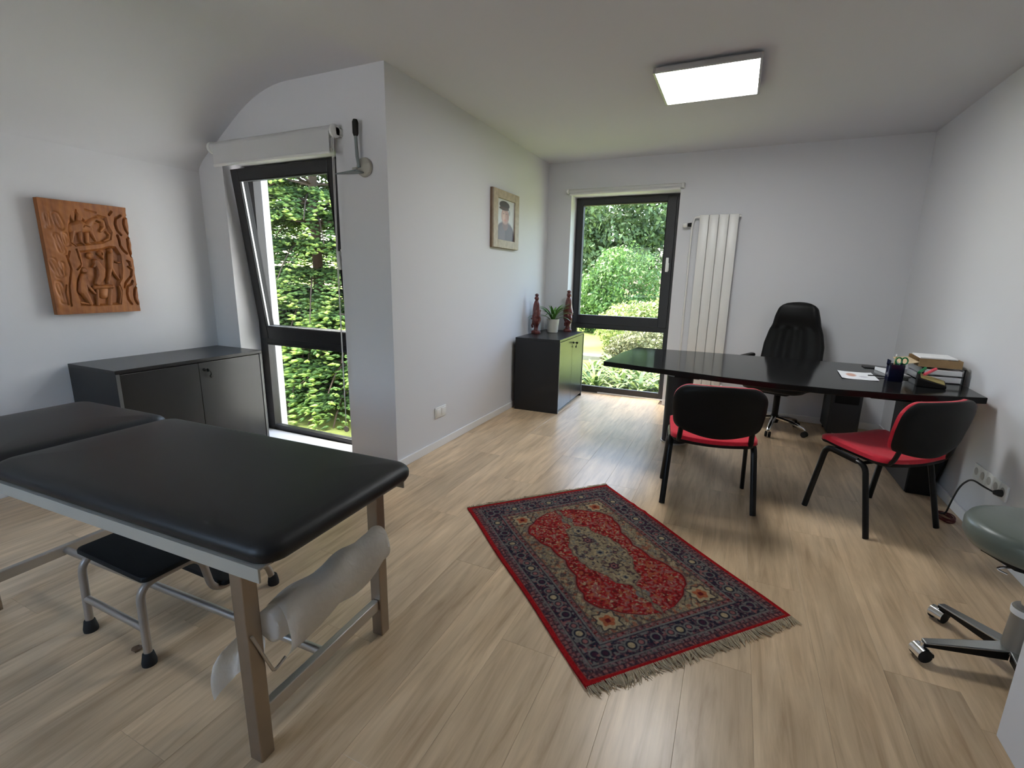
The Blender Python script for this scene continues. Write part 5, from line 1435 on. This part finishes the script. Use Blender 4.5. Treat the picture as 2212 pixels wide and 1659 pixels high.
def fir(label, loc, H, Rb, seed, dens=1.0, gain=1.0, gap=None):
    rg = np.random.default_rng(seed)
    t = thing('fir_tree', label, 'tree', loc)
    MB().tube([(0, 0, 0), (0.02, 0, H * 0.5), (0, 0, H)], 0.1, 8, radii=[0.08, 0.05, 0.01]).build('trunk', M['bark'], t)
    P, D, Ln, Wd, C = [], [], [], [], []
    stems = MB()
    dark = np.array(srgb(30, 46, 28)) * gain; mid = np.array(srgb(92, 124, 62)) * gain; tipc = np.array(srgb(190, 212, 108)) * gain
    z = 0.15; lev = 0
    while z < H * 0.97:
        f = 1 - z / H
        nbr = int(13 * dens) + (lev % 2)
        for k in range(nbr):
            if gap and gap[0] < z < gap[1] and rg.random() < gap[2]: continue
            a = 2 * PI * (k + 0.5 * (lev % 2) + rg.uniform(-0.25, 0.25)) / nbr
            L = Rb * (0.18 + 0.82 * f ** 0.85) * rg.uniform(0.85, 1.1)
            ca, sa = math.cos(a), math.sin(a)
            n = max(5, int(L / 0.075))
            pts = []
            for i in range(n + 1):
                s = i / n
                zz = z + 0.10 * L * math.sin(s * PI * 0.9) - 0.26 * L * s * s + rg.uniform(-0.008, 0.008)
                pts.append(np.array([ca * L * s, sa * L * s, zz]))
            if L > 0.4: stems.tube([tuple(p) for p in pts[::2]], 0.012, 5, radii=[0.018 * (1 - 0.8 * j / len(pts[::2])) for j in range(len(pts[::2]))])
            perp = np.array([-sa, ca, 0]); out = np.array([ca, sa, 0])
            for i in range(max(1, int(n * 0.22)), n + 1):
                s = i / n
                tl = (0.10 + 0.40 * L * (1 - s) ** 0.8 * min(1, s * 2.2)) * rg.uniform(0.75, 1.15)
                for sg in (-1, 1):
                    dr = out * rg.uniform(0.55, 0.9) + perp * sg * rg.uniform(0.8, 1.0); dr /= np.linalg.norm(dr)
                    m = max(2, int(tl / 0.055))
                    for j in range(m):
                        q = (j + 0.6) / m
                        base = pts[i] + dr * tl * q + np.array([0, 0, -0.10 * tl * q * q + rg.uniform(-0.015, 0.02)])
                        for w in range(3):
                            fan = rg.uniform(-0.9, 0.9)
                            dd = dr + perp * fan * 0.7 + out * 0.25 + np.array([0, 0, rg.uniform(-0.25, 0.28)])
                            dd /= np.linalg.norm(dd)
                            ln = rg.uniform(0.036, 0.062)
                            P.append(base + dd * ln * 0.8); D.append(dd); Ln.append(ln); Wd.append(rg.uniform(0.015, 0.023))
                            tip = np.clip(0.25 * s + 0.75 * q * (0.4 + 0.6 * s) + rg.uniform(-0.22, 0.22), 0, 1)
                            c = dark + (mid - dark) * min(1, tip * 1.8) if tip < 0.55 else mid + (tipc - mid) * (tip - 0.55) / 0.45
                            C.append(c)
        z += rg.uniform(0.24, 0.33) * (0.7 + 0.5 * f); lev += 1
    stems.build('branches', M['bark'], t)
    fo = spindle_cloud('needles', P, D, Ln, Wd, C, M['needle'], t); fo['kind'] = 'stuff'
    return len(P)
fir('large fir tree with bright green tips outside the alcove window', (-5.35, 5.1, -0.2), 6.6, 2.15, 5, 1.25, 1.0, (2.3, 3.5, 0.42))
fir('second fir tree standing behind the large one', (-10.2, 7.6, -0.2), 8.0, 2.4, 6, 0.45)
fir('low spreading young fir just outside the lower alcove pane', (-3.95, 4.15, -0.2), 1.2, 1.15, 8, 1.0, 1.35)

def leaf_cloud(P, N, size, C, rg):
    n = len(P)
    a = rg.normal(size=(n, 3)); a /= np.linalg.norm(a, axis=1, keepdims=True)
    nn = N * 0.6 + a * 0.7; nn /= np.linalg.norm(nn, axis=1, keepdims=True)
    t = np.cross(nn, rg.normal(size=(n, 3))); t /= np.linalg.norm(t, axis=1, keepdims=True) + 1e-9
    b = np.cross(nn, t)
    L = (size * rg.uniform(0.7, 1.3, n))[:, None]
    V = np.stack([P - t * L, P + b * L * 0.48 + nn * L * 0.15, P + t * L, P - b * L * 0.48 + nn * L * 0.15], 1).reshape(-1, 3)
    F = (np.arange(n)[:, None, None] * 4 + np.array([(0, 1, 2), (0, 2, 3)])[None]).reshape(-1, 3)
    return V, F, np.repeat(C, 4, 0)

def shrub(name, label, cat, loc, blobs, n, size, c_dark, c_light, seed, trunk=None):
    rg = np.random.default_rng(seed)
    t = thing(name, label, cat, loc)
    tot = sum(b[3] * b[4] * b[5] for b in blobs) ** 1.0
    Ps, Ns = [], []
    for (x, y, z, rx, ry, rz_) in blobs:
        k = int(n * (rx * ry * rz_) ** 0.667 / sum((b[3] * b[4] * b[5]) ** 0.667 for b in blobs))
        d = rg.normal(size=(k, 3)); d /= np.linalg.norm(d, axis=1, keepdims=True)
        rad = 1 - 0.35 * rg.random(k) ** 1.5
        lump = 1 + 0.10 * np.sin(d[:, 0] * 7 + x) * np.sin(d[:, 2] * 6 + 1) + 0.08 * np.sin(d[:, 1] * 11 + d[:, 2] * 9)
        p = d * np.array([rx, ry, rz_]) * (rad * lump)[:, None] + np.array([x, y, z])
        Ps.append(p); Ns.append(d)
    P = np.concatenate(Ps); N = np.concatenate(Ns)
    keep = P[:, 2] > 0.02
    P, N = P[keep], N[keep]
    mixv = np.clip(rg.normal(0.5, 0.28, len(P)) + 0.15 * np.sin(P[:, 0] * 3 + P[:, 2] * 4), 0, 1)[:, None]
    C = np.array(c_dark) * (1 - mixv) + np.array(c_light) * mixv
    V, F, CC = leaf_cloud(P, N, size, C, rg)
    fo = np_mesh('foliage', V, F, CC, M['foliage'], t); fo['kind'] = 'stuff'
    if trunk:
        MB().tube([(0, 0, 0), (0.05, 0, trunk * 0.6), (0, 0.05, trunk)], 0.1, 8, radii=[0.14, 0.10, 0.05]).build('trunk', M['bark'], t)
    else:
        mb = MB()
        for k in range(5):
            a = k * 1.3; b0 = blobs[k % len(blobs)]
            mb.tube([(0, 0, 0), (0.3 * b0[0] + 0.05 * math.cos(a), 0.3 * b0[1] + 0.05 * math.sin(a), b0[2] * 0.6), (b0[0], b0[1], b0[2])], 0.012, 5)
        mb.build('stems', M['bark'], t)
    return t
G0 = -0.20
shrub('leafy_tree', 'tall dark green leafy tree filling the top of the garden window', 'tree', (-4.1, 17.5, G0),
      [(0, 0, 4.4, 2.6, 2.0, 2.3), (-1.6, -0.4, 3.0, 1.5, 1.2, 1.5), (1.7, -0.3, 3.3, 1.6, 1.3, 1.7), (0.2, -0.8, 2.6, 1.5, 1.0, 1.2)], 17000, 0.095, srgb(58, 76, 48), srgb(118, 140, 90), 21, 3.6)
shrub('leafy_tree', 'tree with pale leaves standing further back at the left of the garden window', 'tree', (-7.2, 21.0, G0),
      [(0, 0, 3.4, 1.9, 1.6, 3.0)], 6000, 0.11, srgb(96, 126, 92), srgb(168, 190, 140), 22, 3.0)
shrub('round_shrub', 'round mid-green bush in the middle of the garden', 'bush', (-2.85, 13.2, G0),
      [(0, 0, 1.15, 1.05, 0.95, 1.2), (-0.75, 0.2, 0.8, 0.6, 0.6, 0.85)], 11000, 0.055, srgb(56, 84, 42), srgb(112, 146, 78), 23)
shrub('yellow_shrub', 'low yellow-green shrub in front of the round bush', 'bush', (-2.05, 10.6, G0),
      [(0, 0, 0.45, 0.75, 0.6, 0.55), (0.5, 0.1, 0.55, 0.55, 0.5, 0.5)], 6000, 0.045, srgb(104, 122, 66), srgb(180, 190, 122), 24)
shrub('yellow_shrub', 'small yellow shrub at the left foot of the tall tree', 'bush', (-4.65, 15.0, G0),
      [(0, 0, 0.4, 0.8, 0.6, 0.5)], 3500, 0.06, srgb(132, 138, 52), srgb(190, 190, 96), 25)
shrub('berry_shrub', 'reddish-green shrub beside the lawn, behind the desk corner', 'bush', (-1.35, 8.6, G0),
      [(0, 0, 0.30, 0.62, 0.45, 0.38), (-0.35, -0.1, 0.18, 0.4, 0.35, 0.25)], 6500, 0.032, srgb(78, 80, 54), srgb(136, 138, 98), 26)
def ground_cover():
    rr = random.Random(77)
    spots = [(-1.6, 6.15), (-1.28, 6.3), (-1.0, 6.12), (-0.75, 6.2), (-1.75, 6.55), (-1.45, 6.75), (-1.1, 6.7), (-0.8, 6.75), (-1.9, 7.1), (-1.55, 7.25), (-1.2, 7.2), (-0.9, 7.3), (-1.75, 7.75), (-1.3, 7.8)]
    V, F, C = [], [], []
    c0, c1 = np.array(srgb(58, 84, 46)), np.array(srgb(132, 146, 80))
    for (px, py) in spots:
        for k in range(70):
            a = rr.uniform(0, 2 * PI); L = rr.uniform(0.30, 0.55); th = rr.uniform(0.5, 1.35); x = rr.uniform(0, 0.05); z = 0.0
            w = rr.uniform(0.014, 0.026); seg = 5; o = len(V)
            mixv = rr.random(); c = c0 * (1 - mixv) + c1 * mixv
            for i in range(seg + 1):
                s = i / seg; ww_ = w * (0.35 + 1.6 * s if s < 0.45 else 1.07 * (1 - ((s - 0.45) / 0.55) ** 2) + 0.03)
                for sg in (-1, 1):
                    q = rotz((x, sg * ww_, max(0.004, z + 0.003)), a)
                    V.append((q[0] + px, q[1] + py, q[2] + G0)); C.append(c)
                x += L / seg * math.cos(th); z += L / seg * math.sin(th); th -= rr.uniform(0.2, 0.42)
            for i in range(seg): F.append((o + 2 * i, o + 2 * i + 1, o + 2 * i + 3, o + 2 * i + 2))
    fo = np_mesh('ground_cover', np.array(V), np.array(F), np.array(C), M['foliage'], None)
    fo['kind'] = 'stuff'
    tag(fo, 'bright strap-leaved ground cover just outside the garden window', 'plants')
ground_cover()
kb = MB().box(-3.3, -2.12, 8.62, 8.80, G0 - 0.05, G0 + 0.10)
tag(kb.build('kerb_stone', M['stone'], smooth=False, bevel=0.02), 'low grey stone kerb between the plants and the lawn', 'kerb')

dl = MB().shell(6, 4, lambda u, v: (0.016 * u * (1 - (2 * v - 1) ** 2) ** 0.5, 0.03 * (v - 0.5), 0.004 + 0.006 * u * u), lambda u, v: (0.016 * u * (1 - (2 * v - 1) ** 2) ** 0.5, 0.03 * (v - 0.5), 0.0005 + 0.006 * u * u))
tag(dl.build('dry_leaf', M['frame_edge'], None, (-1.735, 0.748, 0.0), R(40)), 'small dry brown leaf on the floor beside the step stool', 'leaf')
